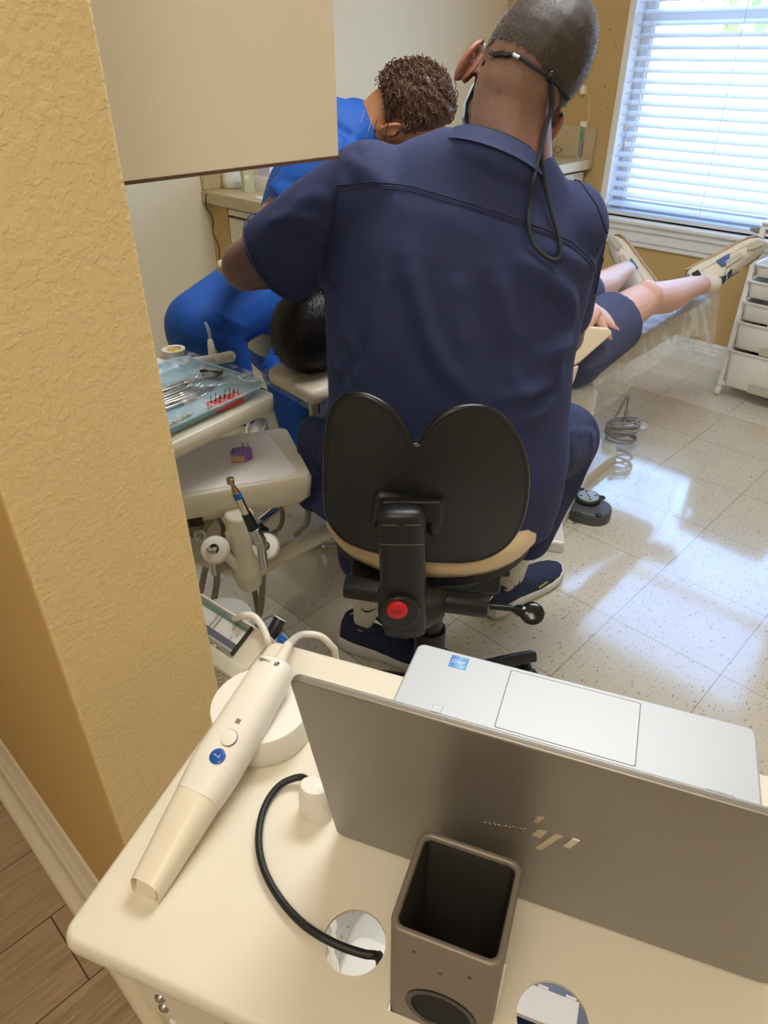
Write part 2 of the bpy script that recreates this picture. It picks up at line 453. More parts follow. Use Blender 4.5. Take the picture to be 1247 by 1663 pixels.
def bvh_of(me, off=V((0, 0, 0))):
    return BVHTree.FromPolygons([v.co + off for v in me.vertices], [tuple(p.vertices) for p in me.polygons])
def on_surface(bv, px, lift=0.0):
    """where the line of sight through an image point meets a surface: survey of a seam or fold"""
    d = ray(*px).normalized(); h = bv.ray_cast(CAM, d)
    if h[0] is None:
        n = bv.find_nearest(CAM + d * (ray(*px).length / FPX * 1.15)); return n[0] + n[1] * lift, n[1]
    return h[0] + h[1] * lift, h[1]
def fold(me, lines):
    """press folds into cloth: each line = (world points, width, height)"""
    co = np.empty(len(me.vertices) * 3); me.vertices.foreach_get('co', co); co = co.reshape(-1, 3)
    no = np.array([v.normal[:] for v in me.vertices]); disp = np.zeros(len(co))
    for pts, w, h in lines:
        P = np.array([tuple(p) for p in pts]); best = np.full(len(co), 1e9); tt = np.zeros(len(co)); n = len(P) - 1
        for i in range(n):
            a, b = P[i], P[i + 1]; ab = b - a; t = np.clip(((co - a) @ ab) / max(ab @ ab, 1e-12), 0, 1)
            d = np.linalg.norm(co - (a + t[:, None] * ab), axis=1); m = d < best
            best[m] = d[m]; tt[m] = (i + t[m]) / n
        disp += h * np.exp(-(best / w) ** 2) * np.clip(np.sin(np.pi * np.clip(tt * .9 + .05, 0, 1)) * 1.6, 0, 1)
    co = co + no * disp[:, None]; me.vertices.foreach_set('co', co.ravel()); me.update()
def text_mesh(s, size, depth=.0002, bold=False):
    cu = bpy.data.curves.new('t', 'FONT'); cu.body = s; cu.size = size; cu.extrude = depth; cu.align_x = 'CENTER'; cu.align_y = 'CENTER'
    if bold: cu.offset = size * .02
    o = bpy.data.objects.new('t', cu); C.objects.link(o)
    dg = bpy.context.evaluated_depsgraph_get(); me = bpy.data.meshes.new_from_object(o.evaluated_get(dg))
    bpy.data.objects.remove(o); return me
def text(name, s, size, m4, material, parent, **k):
    me = text_mesh(s, size, **k); me.transform(m4); me.transform(Matrix.Translation(-ORG[parent.name]))
    me.materials.clear(); return obj(name, me, material, parent)
def rrect(x0, x1, y0, y1, r, n=6):
    P = []
    for cx, cy, a in ((x1 - r, y1 - r, 0), (x0 + r, y1 - r, 90), (x0 + r, y0 + r, 180), (x1 - r, y0 + r, 270)):
        for i in range(n + 1):
            t = math.radians(a + 90 * i / n); P.append((cx + r * math.cos(t), cy + r * math.sin(t)))
    return P
def copy_tree(o, parent=None):
    c = o.copy(); C.objects.link(c); c.parent = parent
    for ch in [x for x in bpy.data.objects if x.parent == o]: copy_tree(ch, c)
    return c
def struct(name, mb, m, bevel=0, **k): o = obj(name, mb, m, None, bevel=bevel, **k); o['kind'] = 'structure'; return o
# ================================================================== ROOM SHELL
A_IN, A_CO = .292, .13          # inner wall between corridor and room
A_W, B_F, B_R, ZC = 3.53, 2.59, -1.1, 2.5
A_CB = -1.25
OB = .57                         # doorway starts here
# tiled floor: object origin on a tile crossing
fl = MB(); fl.box(.20 - .0, 0, 0, 0, 0, 0) if 0 else None
TO = AB(.6336 * math.cos(G) + 1.4737 * math.sin(G), -.6336 * math.sin(G) + 1.4737 * math.cos(G), 0)
ta, tb = TO.dot(E1), TO.dot(E2)
m = MB(); m.box(.21 - ta, A_W + .1 - ta, B_R - .1 - tb, B_F + .1 - tb, -.05, 0)
me = m.mesh(); fix(me, False); f = obj('floor', me, M['tile']); f.location = TO; f.rotation_euler = (0, 0, G); f['kind'] = 'structure'
m = MB(); m.box(A_CB - .1, .21, -2.6, 3.2, -.05, 0); me = m.mesh(); fix(me, False)
f = obj('floor', me, M['wood']); f.rotation_euler = (0, 0, G); f['kind'] = 'structure'
m = MB(MAB); m.box(.195, .225, B_R, OB, 0, .004); struct('trim_1', m, M['steel'], .0015)
m = MB(MAB); m.box(A_CB - .1, A_W + .3, -2.6, 3.2, ZC, ZC + .1); struct('ceiling', m, M['ceiling'])
# wall between corridor and room, ends at the doorway (this end faces the camera)
def bull(m, a0, a1, b0, b1, z0, z1): m.box(a0, a1, b0, b1, z0, z1)
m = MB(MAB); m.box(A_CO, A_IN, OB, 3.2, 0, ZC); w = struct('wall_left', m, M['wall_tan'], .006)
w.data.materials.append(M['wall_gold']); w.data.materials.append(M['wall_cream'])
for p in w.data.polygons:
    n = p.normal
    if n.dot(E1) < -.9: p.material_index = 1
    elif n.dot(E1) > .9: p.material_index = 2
m = MB(MAB); m.box(A_CO, A_IN, OB - 1.05, 3.2, 2.12, ZC) if 0 else m.box(A_CO, A_IN, B_R - 1.5, -.62, 0, ZC)
struct('wall_near', m, M['wall_tan'])
m = MB(MAB); m.box(A_CO, A_IN, -.62, OB, 2.15, ZC); struct('wall_header', m, M['wall_tan'])
m = MB(MAB); m.box(A_IN, A_W, B_F, B_F + .1, 0, ZC); struct('wall_far', m, M['wall_cream'])
m = MB(MAB); m.box(A_IN, A_W + .25, B_R - .1, B_R, 0, ZC); struct('wall_right', m, M['wall_cream'])
m = MB(MAB); m.box(A_CB - .1, A_CB, -2.6, 3.2, 0, ZC); struct('wall_back', m, M['hall_white'])
m = MB(MAB); m.box(A_CB, A_CO, 3.1, 3.2, 0, ZC); struct('wall_corridor_end', m, M['hall_white'])
m = MB(MAB); m.box(A_CB, A_CO, -2.6, -2.5, 0, ZC); struct('wall_corridor_start', m, M['hall_white'])
# window wall with opening
WB0, WB1, WZ0, WZ1 = .45, 1.885, .62, 2.15
m = MB(MAB); m.box(A_W, A_W + .2, WB1, B_F + .1, 0, ZC); m.box(A_W, A_W + .2, B_R - .1, WB0, 0, ZC)
m.box(A_W, A_W + .2, WB0, WB1, 0, WZ0); m.box(A_W, A_W + .2, WB0, WB1, WZ1, ZC); struct('wall_window', m, M['wall_window'])
# dark stains / pits on the window wall plaster
m = MB(MAB); rr = random.Random(3)
for i in range(70):
    b = 1.95 + rr.random() ** 1.5 * .6; z = .35 + rr.random() * 1.3; s = .0015 + rr.random() * .003
    m.cyl((A_W - .0003, b, z), (A_W + .001, b, z), s, 7)
struct('trim_6', m, mat('plaster scuffs', '7d6440', .9))
# baseboards
def board(name, m4, L, h=.1, t=.016, mt=None):
    m = MB(m4)
    prof = [(0, 0), (t, 0), (t, h * .55), (t * .75, h * .60), (t * .75, h * .68), (t * .45, h * .76), (t * .5, h * .86), (t * .2, h), (0, h)]
    m.rings([[V((x, y, z)) for y, z in prof] for x in (0, L)])
    return struct(name, m, mt or M['trim'])
# corridor side (profile protrudes towards -a)
board('baseboard_corridor', basis(AB(A_CO, 3.1), -E2, -E1, V((0, 0, 1))), 3.1 - OB, .125, .024)
m = MB(MAB); m.box(A_CO - .05, A_CO - .022, OB - .02, 3.1, 0, .03); struct('trim_2', m, M['trim'], .012, seg=4)
board('baseboard_opening', basis(AB(A_CO - .024, OB), E1, -E2, V((0, 0, 1))), A_IN - A_CO + .048, .125, .024, M['trim_white'])
board('baseboard_left', basis(AB(A_IN, OB), E2, E1, V((0, 0, 1))), B_F - OB)
board('baseboard_far', basis(AB(A_IN, B_F), E1, -E2, V((0, 0, 1))), 1.63 - A_IN)
board('baseboard_window', basis(AB(A_W, 1.95), -E2, -E1, V((0, 0, 1))), 3.0, .11, .016, M['trim_white'])
board('baseboard_right', basis(AB(A_W, B_R), -E1, E2, V((0, 0, 1))), A_W - A_IN)
# broken paint chip on the wall corner
m = MB(); 
for i in range(9):
    z = .405 + i * .0035; m.ell(AB(A_CO + .004 + random.random() * .005, OB - .0005, z), .004, .003, .004)
struct('wall_left_chip', m, M['paper'])
# window: casing, stool, apron, sashes, glass
m = MB(MAB)
m.box(A_W - .002, A_W + .16, WB1, WB1 + .012, WZ0, WZ1); m.box(A_W - .002, A_W + .16, WB0 - .012, WB0, WZ0, WZ1); m.box(A_W - .002, A_W + .16, WB0, WB1, WZ1, WZ1 + .012)
m.box(A_W - .012, A_W, WB1 - .004, WB1 + .03, WZ0, WZ1 + .03); m.box(A_W - .012, A_W, WB0 - .03, WB0 + .004, WZ0, WZ1 + .03); m.box(A_W - .012, A_W, WB0, WB1, WZ1 - .004, WZ1 + .03)
struct('trim_3', m, M['trim_white'], .003)
m = MB(MAB); m.box(A_W - .05, A_W + .16, WB0 - .05, WB1 + .05, WZ0 - .022, WZ0); struct('trim_4', m, M['trim_white'], .008, seg=3)
m = MB(MAB); m.box(A_W - .022, A_W, WB0 - .03, WB1 + .03, WZ0 - .10, WZ0 - .022); m.box(A_W - .034, A_W, WB0 - .035, WB1 + .035, WZ0 - .05, WZ0 - .022); m.box(A_W - .014, A_W, WB0 - .03, WB1 + .03, WZ0 - .125, WZ0 - .1)
struct('trim_5', m, M['trim_white'], .004)
m = MB(MAB); ga = A_W + .11
bL = WB1 - .06; bR = WB0 + .06
for b0, b1, z0, z1 in ((bL, WB1, WZ0, WZ1), (WB0, bR, WZ0, WZ1), (bR, bL, WZ0, WZ0 + .07), (bR, bL, WZ1 - .06, WZ1), (bR, bL, 1.42, 1.46)):
    m.box(ga - .02, ga + .03, b0, b1, z0, z1)
m.box(ga - .03, ga - .02, bL + .01, bL + .025, WZ0, WZ1)
wn = struct('window_1', m, M['trim_white'], .003)
m = MB(MAB); m.box(ga + .002, ga + .005, bR, bL, WZ0 + .07, WZ1 - .06); g = obj('pane', m, M['glass'], wn)
# ceiling lights
def ceil_light(a, b, la, lb, mt, label, name='ceiling_light'):
    t = thing(name, label, 'light', AB(a, b, ZC), None)
    m = MB(MAB); 
    for x0, x1, y0, y1 in ((a - la, a + la, b - lb, b - lb + .02), (a - la, a + la, b + lb - .02, b + lb), (a - la, a - la + .02, b - lb, b + lb), (a + la - .02, a + la, b - lb, b + lb)): m.box(x0, x1, y0, y1, ZC - .03, ZC)
    obj('frame', m, M['trim_white'], t)
    m = MB(MAB); m.box(a - la + .02, a + la - .02, b - lb + .02, b + lb - .02, ZC - .022, ZC - .012); obj('diffuser', m, mt, t)
    return t
ceil_light(1.45, .65, .6, .3, M['lamp_room'], 'long ceiling light panel over the treatment room')
ceil_light(-.55, -.3, .3, .6, M['lamp_hall'], 'warm ceiling light panel over the corridor')
# ================================================================== CABINETS
t = thing('upper_cabinet', 'beige laminate upper cabinet hanging inside the doorway, top left', 'cabinet', AB(.45, 1.0, 1.21))
UB = .70
m = MB(MAB); m.box(A_IN, .637, UB + .0, UB + .018, 1.213, 2.2); m.box(A_IN, .615, UB + .018, UB + .75, 1.213, 2.2); obj('body', m, M['laminate'], t, bevel=.0015)
m = MB(MAB); m.box(A_IN, .637, UB - .001, UB + .75, 1.2105, 1.2130); obj('bottom_edge', m, M['edge_brown'], t, label='brown bottom edge band')
m = MB(MAB); m.box(.617, .637, UB + .020, UB + .372, 1.215, 2.19); obj('door', m, M['laminate'], t, bevel=.002)
m = MB(MAB); m.box(.617, .637, UB + .376, UB + .748, 1.215, 2.19); obj('door', m, M['laminate'], t, bevel=.002)
# base cabinet + counter
CZ = .865
t = thing('base_cabinet', 'cream base cabinet under the speckled countertop by the far wall', 'cabinet', AB(2.4, 2.3, 0))
m = MB(MAB); m.box(1.68, A_W, 2.04, B_F, .1, CZ - .045); m.box(1.72, A_W, 2.1, B_F, 0, .1); obj('body', m, M['dark_gap'], t)
m = MB(MAB); m.box(1.655, 1.70, 2.47, B_F, 0, CZ - .045); obj('filler_panel', m, M['wall_window'], t)
m = MB(MAB); m.box(1.655, 1.68, 2.045, 2.465, CZ - .078, CZ - .056); m.box(1.655, 1.68, 2.045, 2.465, .1, CZ - .088); obj('end_panel', m, M['laminate'], t, bevel=.002)
for i in range(4):
    a0 = 1.70 + i * .455
    m = MB(MAB); m.box(a0, a0 + .445, 2.02, 2.04, .12, .66); d = obj('door', m, M['laminate'], t, bevel=.002)
    m = MB(MAB); m.cyl((a0 + .4, 1.995, .6), (a0 + .4, 2.02, .6), .012, 12); obj('handle', m, M['steel'], d, smooth=True)
    m = MB(MAB); m.box(a0, a0 + .445, 2.02, 2.04, .67, CZ - .06); d = obj('drawer', m, M['laminate'], t, bevel=.002)
    m = MB(MAB); m.cyl((a0 + .22, 1.995, .74), (a0 + .22, 2.02, .74), .012, 12); obj('handle', m, M['steel'], d, smooth=True)
t = thing('countertop', 'speckled beige countertop with low backsplash along the far wall', 'countertop', AB(2.5, 2.3, CZ))
m = MB(MAB); m.box(1.625, A_W - .001, 1.985, B_F - .001, CZ - .045, CZ); obj('slab', m, M['counter'], t, bevel=.004)
m = MB(MAB); m.box(1.63, A_W - .02, B_F - .02, B_F - .001, CZ, CZ + .115); m.box(A_W - .02, A_W - .001, 1.99, B_F - .001, CZ, CZ + .14); obj('backsplash', m, M['counter'], t, bevel=.003)
# things on the counter
def ctop(x, y): return atz(x, y, CZ)
p = ctop(377, 305); m = MB(); m.lathe([(.029, 0), (.036, .006), (.037, .03), (.034, .065), (.026, .1), (.016, .12), (.001, .126)], p, seg=28)
tag(obj('air_freshener', m, M['white_plastic'], smooth=True, origin=p), 'white domed plastic dispenser at the left end of the countertop', 'dispenser')
p = ctop(404, 311); t = thing('medicine_box', 'small upright box with green print on the countertop', 'box', p)
mm = frame(p, math.radians(30))
m = MB(mm); m.box(-.02, .02, -.014, .014, 0, .085); obj('carton', m, mat('pale green carton', 'c9c8a6', .6), t, bevel=.001)
m = MB(mm); m.box(.0201, .0206, -.014, .014, 0, .085); m.box(-.016, .0, -.0146, -.0141, .045, .06); obj('printed_side', m, M['pure_white'], t)
p = ctop(447, 308); mm = frame(p, math.radians(45.6)); m = MB(mm); m.box(-.06, .06, -.045, .045, 0, .05)
tag(obj('carton', m, M['pure_white'], bevel=.001, origin=p), 'low white carton on the countertop under another box', 'box')
m = MB(mm); m.box(-.05, .055, -.04, .035, .0505, .13)
tag(obj('carton', m, mat('lavender carton', 'd6d2e6', .6), bevel=.001, origin=p + V((0, 0, .05))), 'pale lavender box, topmost of the stack on the countertop', 'box')
p = ctop(432, 322); m = MB(frame(p, .6)); m.prism(rrect(-.035, .035, -.03, .03, .008), 0, .004)
tag(obj('gauze_pad', m, M['paper'], origin=p), 'white gauze pad lying at the countertop edge', 'gauze')
# black cable down the counter end
m = MB(); pts = [ctop(366, 302) + V((0, 0, .02)), ctop(350, 302) + V((0, 0, .012)), ctop(338, 306) + V((0, 0, .008))]
a_ = 1.612
pts += [ata(334, 322, a_), ata(336, 338, a_), ata(346, 356, a_), ata(346, 378, a_), ata(355, 400, a_), ata(356, 430, a_), ata(350, 520, a_)]
m.tube(pts, .0022, 8); q = MB(); q.cyl(ctop(370, 303) + V((0, 0, .02)), ctop(358, 301) + V((0, 0, .018)), .006, 10)
t = thing('charging_cable', 'thin black cable running off the countertop end', 'cable', pts[0])
obj('cord', m, M['black_rubber'], t, smooth=True); obj('plug', q, M['black_rubber'], t, smooth=True)
# hanging sleeve with green-capped item on the window wall
p = ata(945, 238, A_W - .012); t = thing('hanging_pouch', 'narrow white pouch with green print hanging by a string on the window wall', 'pouch', p)
mm = basis(p, -E2, -E1, V((0, 0, 1))) @ Matrix.Rotation(math.radians(-4), 4, 'Y')
m = MB(mm); m.prism(rrect(-.017, .017, -.008, .008, .004), -.11, .11); obj('sleeve', m, M['pure_white'], t, bevel=.002)
m = MB(mm); m.box(-.012, .0, .0082, .0092, .03, .075); m.box(-.013, -.002, .0082, .0092, .083, .09); obj('label', m, mat('green print pale', '4fa07c', .6), t)
m = MB(mm); m.box(-.006, .004, .0082, .0092, -.09, .02); obj('strip', m, mat('grey strip', '8d9297', .5), t)
s0 = ata(951, 150, A_W - .008); m = MB(); m.tube([s0, ata(957, 160, A_W - .006), ata(956, 180, A_W - .008), ata(955, 197, A_W - .01), mm @ V((.005, 0, .108))], .0012, 6); obj('string', m, M['trim'], t, smooth=True)
q = MB(); p2 = ata(947, 146, A_W - .012); q.m = basis(p2, -E2, -E1, V((0, 0, 1))); q.box(-.012, .012, -.012, .012, -.018, .018)
obj('wall_hook', q, M['trim'], t, bevel=.003)
# eyeglasses on the counter behind the dentist
p = atz(905, 243, CZ + .03); t = thing('eyeglasses', 'clear eyeglasses lying on a white box by the window wall', 'eyeglasses', p)
m = MB(); 
m.tube([p + E1 * 0 + E2 * (.02 * math.cos(k / 12 * 6.283)) + V((0, 0, .014 * math.sin(k / 12 * 6.283))) for k in range(12)], .0012, 6, closed=True)
m.tube([p + E2 * .045 + E2 * (.02 * math.cos(k / 12 * 6.283)) + V((0, 0, .014 * math.sin(k / 12 * 6.283))) for k in range(12)], .0012, 6, closed=True)
obj('rims', m, M['black_gloss'], t, smooth=True)
m = MB(); m.tube([p - E2 * .02, p - E2 * .024 + E1 * .06, p - E2 * .02 + E1 * .11 - V((0, 0, .01))], .0014, 6); obj('temple', m, M['black_gloss'], t, smooth=True)
p = atz(918, 250, CZ); m = MB(frame(p, G)); m.box(.02, .14, -.0, .16, 0, .06)
tag(obj('glove_box', m, M['pure_white'], bevel=.002, origin=p), 'white box on the counter corner beside the window wall', 'box')
# ================================================================== BLIND
t = thing('window_blind', 'white horizontal blind with tilted slats covering the window', 'blind', AB(A_W + .03, 1.2, WZ0))
ba, tilt = A_W + .028, math.radians(21); sb0, sb1 = WB0 + .006, WB1 - .006
m = MB(MAB); z = WZ0 + .055; n = 0
while z < WZ1 - .05:
    dx, dz = .025 * math.cos(tilt), .025 * math.sin(tilt)
    prof = []
    for k in range(5):
        u = -1 + k * .5; prof.append((ba + u * dx, z + u * dz + .0025 * (1 - u * u)))
    top = [(x, zz + .0014) for x, zz in prof]; ring = prof + top[::-1]
    m.rings([[V((x, b, zz)) for x, zz in ring] for b in (sb0, sb1)]); z += .0437
obj('slats', m, M['slat'], t)
m = MB(MAB); m.box(ba - .026, ba + .026, sb0, sb1, WZ0 + .006, WZ0 + .026); obj('bottom_rail', m, M['slat'], t, bevel=.003)
m = MB(MAB); m.box(ba - .03, ba + .03, sb0, sb1, WZ1 - .05, WZ1 - .002); obj('head_rail', m, M['slat'], t, bevel=.003)
for k, b in enumerate((1.80, 1.40, 1.0, .6)):
    m = MB(MAB)
    for a2 in (ba - .0255, ba + .0255): m.cyl((a2, b, WZ0 + .02), (a2, b, WZ1 - .03), .0009, 6)
    m.cyl((ba, b + .008, WZ0 + .02), (ba, b + .008, WZ1 - .03), .0009, 6)
    obj('ladder_cord', m, M['slat_cord'], t)
m = MB(MAB); m.cyl((ba - .03, 1.835, .95), (ba - .03, 1.835, WZ1 - .04), .0012, 6); m.cyl((ba - .033, 1.845, 1.02), (ba - .03, 1.845, WZ1 - .04), .0012, 6); obj('pull_cord', m, M['slat_cord'], t)
m = MB(MAB)
for b, zz in ((1.835, .93), (1.845, 1.0)):
    m = MB(MAB); m.lathe([(.002, .03), (.006, .025), (.008, 0), (.001, -.001)], (ba - .031, b, zz), seg=12)
    obj('cord_tassel', m, M['slat_cord'], t, smooth=True)
# ================================================================== OUTSIDE
m = MB(MAB); m.box(A_W + .25, 40, -25, 25, -.45, -.4); o = struct('ground_outside', m, M['asphalt'])
def car(a, b, mt, label):
    p = AB(a, b, -.4); t = thing('parked_car', label, 'car', p); mm = MAB @ Matrix.Translation((a, b, -.4))
    body = [(-2.2, .35), (-2.15, .75), (-1.2, .9), (-.6, 1.38), (.9, 1.42), (1.6, .98), (2.1, .92), (2.2, .4)]
    m = MB(mm); m.rings([[V((x, y, z * .98 if abs(x) > .8 else z)) for y, z in body] for x in (-.85, -.8, .8, .85)]); obj('body', m, mt, t, bevel=.04, seg=3)
    m = MB(mm); m.box(-.865, -.855, -.55, .85, .95, 1.3); obj('side_window', m, M['car_glass'], t, bevel=.004)
    m = MB(mm); m._add([(-.7, -1.22, .93), (.7, -1.22, .93), (.62, -.66, 1.37), (-.62, -.66, 1.37), (-.7, -1.2, .92), (.7, -1.2, .92), (.62, -.64, 1.36), (-.62, -.64, 1.36)], [(0, 1, 2, 3), (4, 5, 6, 7), (0, 1, 5, 4), (2, 3, 7, 6), (1, 2, 6, 5), (0, 3, 7, 4)]); obj('windshield', m, M['car_glass'], t)
    for x in (-.85, .85):
        for y in (-1.35, 1.35):
            m = MB(mm); m.cyl((x - .1, y, .33), (x + .1, y, .33), .33, 24, bev=.03); w = obj('wheel', m, M['tire'], t, smooth=True)
            m = MB(mm); m.cyl((x - .105, y, .33), (x + .105, y, .33), .2, 20); obj('hub_cap', m, M['steel'], w, smooth=True)
car(8.2, 3.2, M['car_paint'], 'silver parked car seen outside through the blind')
def tree(a, b, h, label):
    p = AB(a, b, -.4); t = thing('tree', label, 'tree', p, 'trees beyond the window')
    m = MB(); m.tube([p, p + V((.1, 0, h * .3)), p + V((0, .1, h * .6))], [.2, .16, .1], 10); obj('trunk', m, M['bark'], t, smooth=True)
    m = MB(); rr = random.Random(int(a * 10 + b))
    for k in range(700):
        d = V((rr.gauss(0, 1), rr.gauss(0, 1), rr.gauss(0, .8))); d = d.normalized() * (rr.random() ** .4) * h * .36
        c = p + V((0, 0, h * .68)) + d; q = V((rr.gauss(0, 1), rr.gauss(0, 1), rr.gauss(0, 1))).normalized(); u = q.orthogonal().normalized() * (.1 + rr.random() * .1); w = q.cross(u.normalized()) * (.06 + rr.random() * .07)
        m._add([c - u, c + w, c + u, c - w], [(0, 1, 2, 3)])
    obj('foliage', m, M['leaf'], t)
tree(13, 4.5, 5.5, 'pale green tree outside beyond the parked car'); tree(15, 0.5, 6, 'leafy tree outside at the right of the window')
# ================================================================== LAPTOP CART
M['port_shade'] = mat('painted port shade', '0c0c0d', .8)
TR = math.radians(-20.3); TZ = .781
TO_ = atz(440, 1035, TZ); MT = frame(TO_, TR)
def TL(x, y, z=0.0): return MT @ V((x, y, z))
MTi = MT.inverted()
def tloc(px, py, z): return MTi @ atz(px, py, TZ + z)
t = thing('equipment_cart', 'off white cart with two round cable holes carrying the laptop and scanner', 'cart', TL(.26, -.17, -TZ))
# top with two round holes
H1, H2 = (.2057, -.2600, .0228), (.3480, -.2600, .0238)
def top_with_holes():
    m = MB(MT); x0, x1, y0, y1, r = 0, .515, -.333, 0, .014
    n = 48
    def outer(p, k):       # point on rounded rectangle cell boundary in direction k
        pass
    # cells: left | hole cell | mid | hole cell | right, each a ring or quad strip
    ya, yb = -.300, -.215
    def cell(h, xa, xb):
        hx, hy, hr = h; N = 32; rt, rb, ot, ob = [], [], [], []
        for i in range(N):
            a = math.pi / 4 + 2 * math.pi * i / N; c, s_ = math.cos(a), math.sin(a)
            k = 1 / max(abs(c), abs(s_))
            sx = (xb - hx if c > 0 else hx - xa); sy = (yb - hy if s_ > 0 else hy - ya)
            o = (hx + c * k * sx, hy + s_ * k * sy); q = (hx + c * hr, hy + s_ * hr)
            rt.append((q[0], q[1], 0)); rb.append((q[0], q[1], -.003)); ot.append((o[0], o[1], 0)); ob.append((o[0], o[1], -.003))
        m.rings([[V(p) for p in k] for k in (ot, rt, rb, ob)], cap=False)
    cell(H1, .17, .235); cell(H2, .317, .38)
    def slab(a, b, c, d): m.box(a, b, c, d, -.003, 0)
    slab(x0 + r, .17, ya, yb); slab(.235, .2425, ya, yb); slab(.3108, .317, ya, yb); slab(.2425, .3108, -.2255, yb); slab(.2425, .3108, ya, -.2925); slab(.38, x1 - r, ya, yb); slab(x0 + r, x1 - r, yb, y1 - r); slab(x0 + r, x1 - r, y0 + r, ya)
    # half round edge
    P = rrect(x0, x1, y0, y1, r, 8); Pi = [(min(max(x, x0 + r), x1 - r), min(max(y, y0 + r), y1 - r)) for x, y in P]
    rr = []
    for k in range(9):
        a = math.pi / 2 - math.pi * k / 8; w_, z = math.cos(a), -.011 + .011 * math.sin(a)
        e = 1 - (1 - w_) * .45
        rr.append([V((i[0] + (o[0] - i[0]) * e, i[1] + (o[1] - i[1]) * e, z)) for o, i in zip(P, Pi)])
    r0 = [V((i[0], i[1], 0)) for i in Pi]; r1 = [V((i[0], i[1], -.022)) for i in Pi]
    m.rings([r0] + rr + [r1], cap=False)
    return m
tp = obj('tabletop', top_with_holes(), M['cart_white'], t, smooth=True, weld=1)
bm = bmesh.new(); bm.from_mesh(tp.data); bmesh.ops.remove_doubles(bm, verts=bm.verts, dist=1e-5); bm.to_mesh(tp.data); bm.free(); tp.data.set_sharp_from_angle(angle=math.radians(40))
# square hollow post standing through the front of the top
px0, px1, py0, py1, pz = .2425, .3108, -.2925, -.2255, .109
m = MB(MT); w_ = .0042
o4 = rrect(px0, px1, py0, py1, .008, 5); i4 = rrect(px0 + w_, px1 - w_, py0 + w_, py1 - w_, .005, 5)
m.rings([[V((x, y, z)) for x, y in p] for p, z in ((o4, -.70), (o4, pz - .001), ([( x + (ix - x) * .2, y + (iy - y) * .2) for (x, y), (ix, iy) in zip(o4, i4)], pz), ([(x + (ix - x) * .8, y + (iy - y) * .8) for (x, y), (ix, iy) in zip(o4, i4)], pz), (i4, pz - .001), (i4, -.69))], cap=False)

po_ = obj('post', m, M['post'], t, smooth=True)
m = MB(MT); cxp = (px0 + px1) / 2 + .002; m.lathe([(.023, -.0008), (.0235, .0012), (.0195, .0012), (.0188, -.0006)], (cxp, py0, .030), (0, -1, 0), 36); obj('cable_port_ring', m, M['black_plastic'], po_, smooth=True)
m = MB(MT); m.cyl((cxp, py0 - .0004, .030), (cxp, py0 + .002, .030), .0193, 32); obj('cable_port', m, M['port_shade'], po_)  # solid disc, near-black to paint the shade of an open hole
m = MB(MT)
for x, z in ((px0 + .017, .092), (px0 + .034, .078), (px1 - .017, .087)): m.cyl((x, py0 - .0003, z), (x, py0 + .001, z), .0014, 10)
for x, z in ((px0 + .018, .098), (px0 + .034, .082), (px1 - .018, .098)): m.cyl((x, py1 - w_ - .0003, z), (x, py1 - w_ + .001, z), .0016, 10)
h_ = obj('screw_hole', m, M['edge_brown'], po_); h_['kind'] = 'stuff'
m = MB(MT); m.box(px1 + .0002, px1 + .0015, py0 + .018, py0 + .021, -.02, pz - .03); obj('seam_strip', m, M['chrome'], po_)
# brackets below top, lower frame
def brk(x, nm='bracket'):
    m = MB(MT); m.box(x, x + .075, -.325, -.322, -.085, -.020); m.box(x + .03, x + .04, -.302, -.02, -.05, -.023)
    b_ = obj(nm, m, M['cart_white'], t, bevel=.001)
    for q in (.018, .026):
        pass
    for dx, dz in ((.02, -.037), (.02, -.053)):
        m = MB(MT); m.lathe([(.0045, 0), (.0042, .0015), (.002, .003), (.0001, .0032)], (x + dx, -.325, dz - .014), (0, -1, 0), 14); obj('screw', m, M['steel'], b_, smooth=True)
brk(.055); brk(.40)
m = MB(MT); m.box(.03, .48, -.06, -.03, -.06, -.023); m.box(.265, .29, -.3, -.03, -.06, -.023); obj('support_rail', m, M['grey_pole'], t, bevel=.002)
m = MB(MT); m.prism(rrect(.05, .47, -.38, .12, .06, 8), -.735, -.70); obj('base_plate', m, M['exam_white'], t, bevel=.01, seg=3)
m = MB(MT); m.lathe([(.085, 0), (.08, .02), (.055, .04), (.05, .05)], (.277, -.26, -.70), seg=36); obj('base_collar', m, M['exam_white'], t, smooth=True)
for x, y in ((.09, -.33), (.43, -.33), (.09, .08), (.43, .08)):
    m = MB(MT); m.cyl((x, y - .012, -.756), (x, y + .012, -.756), .0249, 20, bev=.004); c_ = obj('caster', m, M['black_rubber'], t, smooth=True)
    m = MB(MT); m.cyl((x, y, -.745), (x, y, -.72), .008, 10); obj('caster_stem', m, M['steel'], c_)
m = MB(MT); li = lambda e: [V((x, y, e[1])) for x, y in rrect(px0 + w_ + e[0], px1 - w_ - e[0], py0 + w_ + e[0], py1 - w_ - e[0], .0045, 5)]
m.rings([li(e) for e in ((.0001, pz - .003), (.0006, pz - .0035), (.0006, -.158), (.0001, -.158))], cap=False); obj('post_shade_liner', m, M['post_shade'], po_, smooth=True)  # added lining, coloured dark to paint shade on the inner walls
m = MB(MT); m.prism(i4, -.162, -.158); obj('post_shade_plate', m, M['post_shade'], po_)  # added plate across the tube, painted as its deep shade
def hl(px, py, z): p = MTi @ atz(px, py, z); return p
q = hl(890, 1650, .20); m = MB(MT); m.box(q.x - .06, q.x + .06, q.y - .03, q.y + .05, -.70, q.z - .0); obj('power_box', m, M['blue_dark'], t, bevel=.006)
q = hl(885, 1622, .23); m = MB(MT)
m.box(q.x - .05, q.x + .045, q.y - .030, q.y + .012, q.z - .01, q.z)
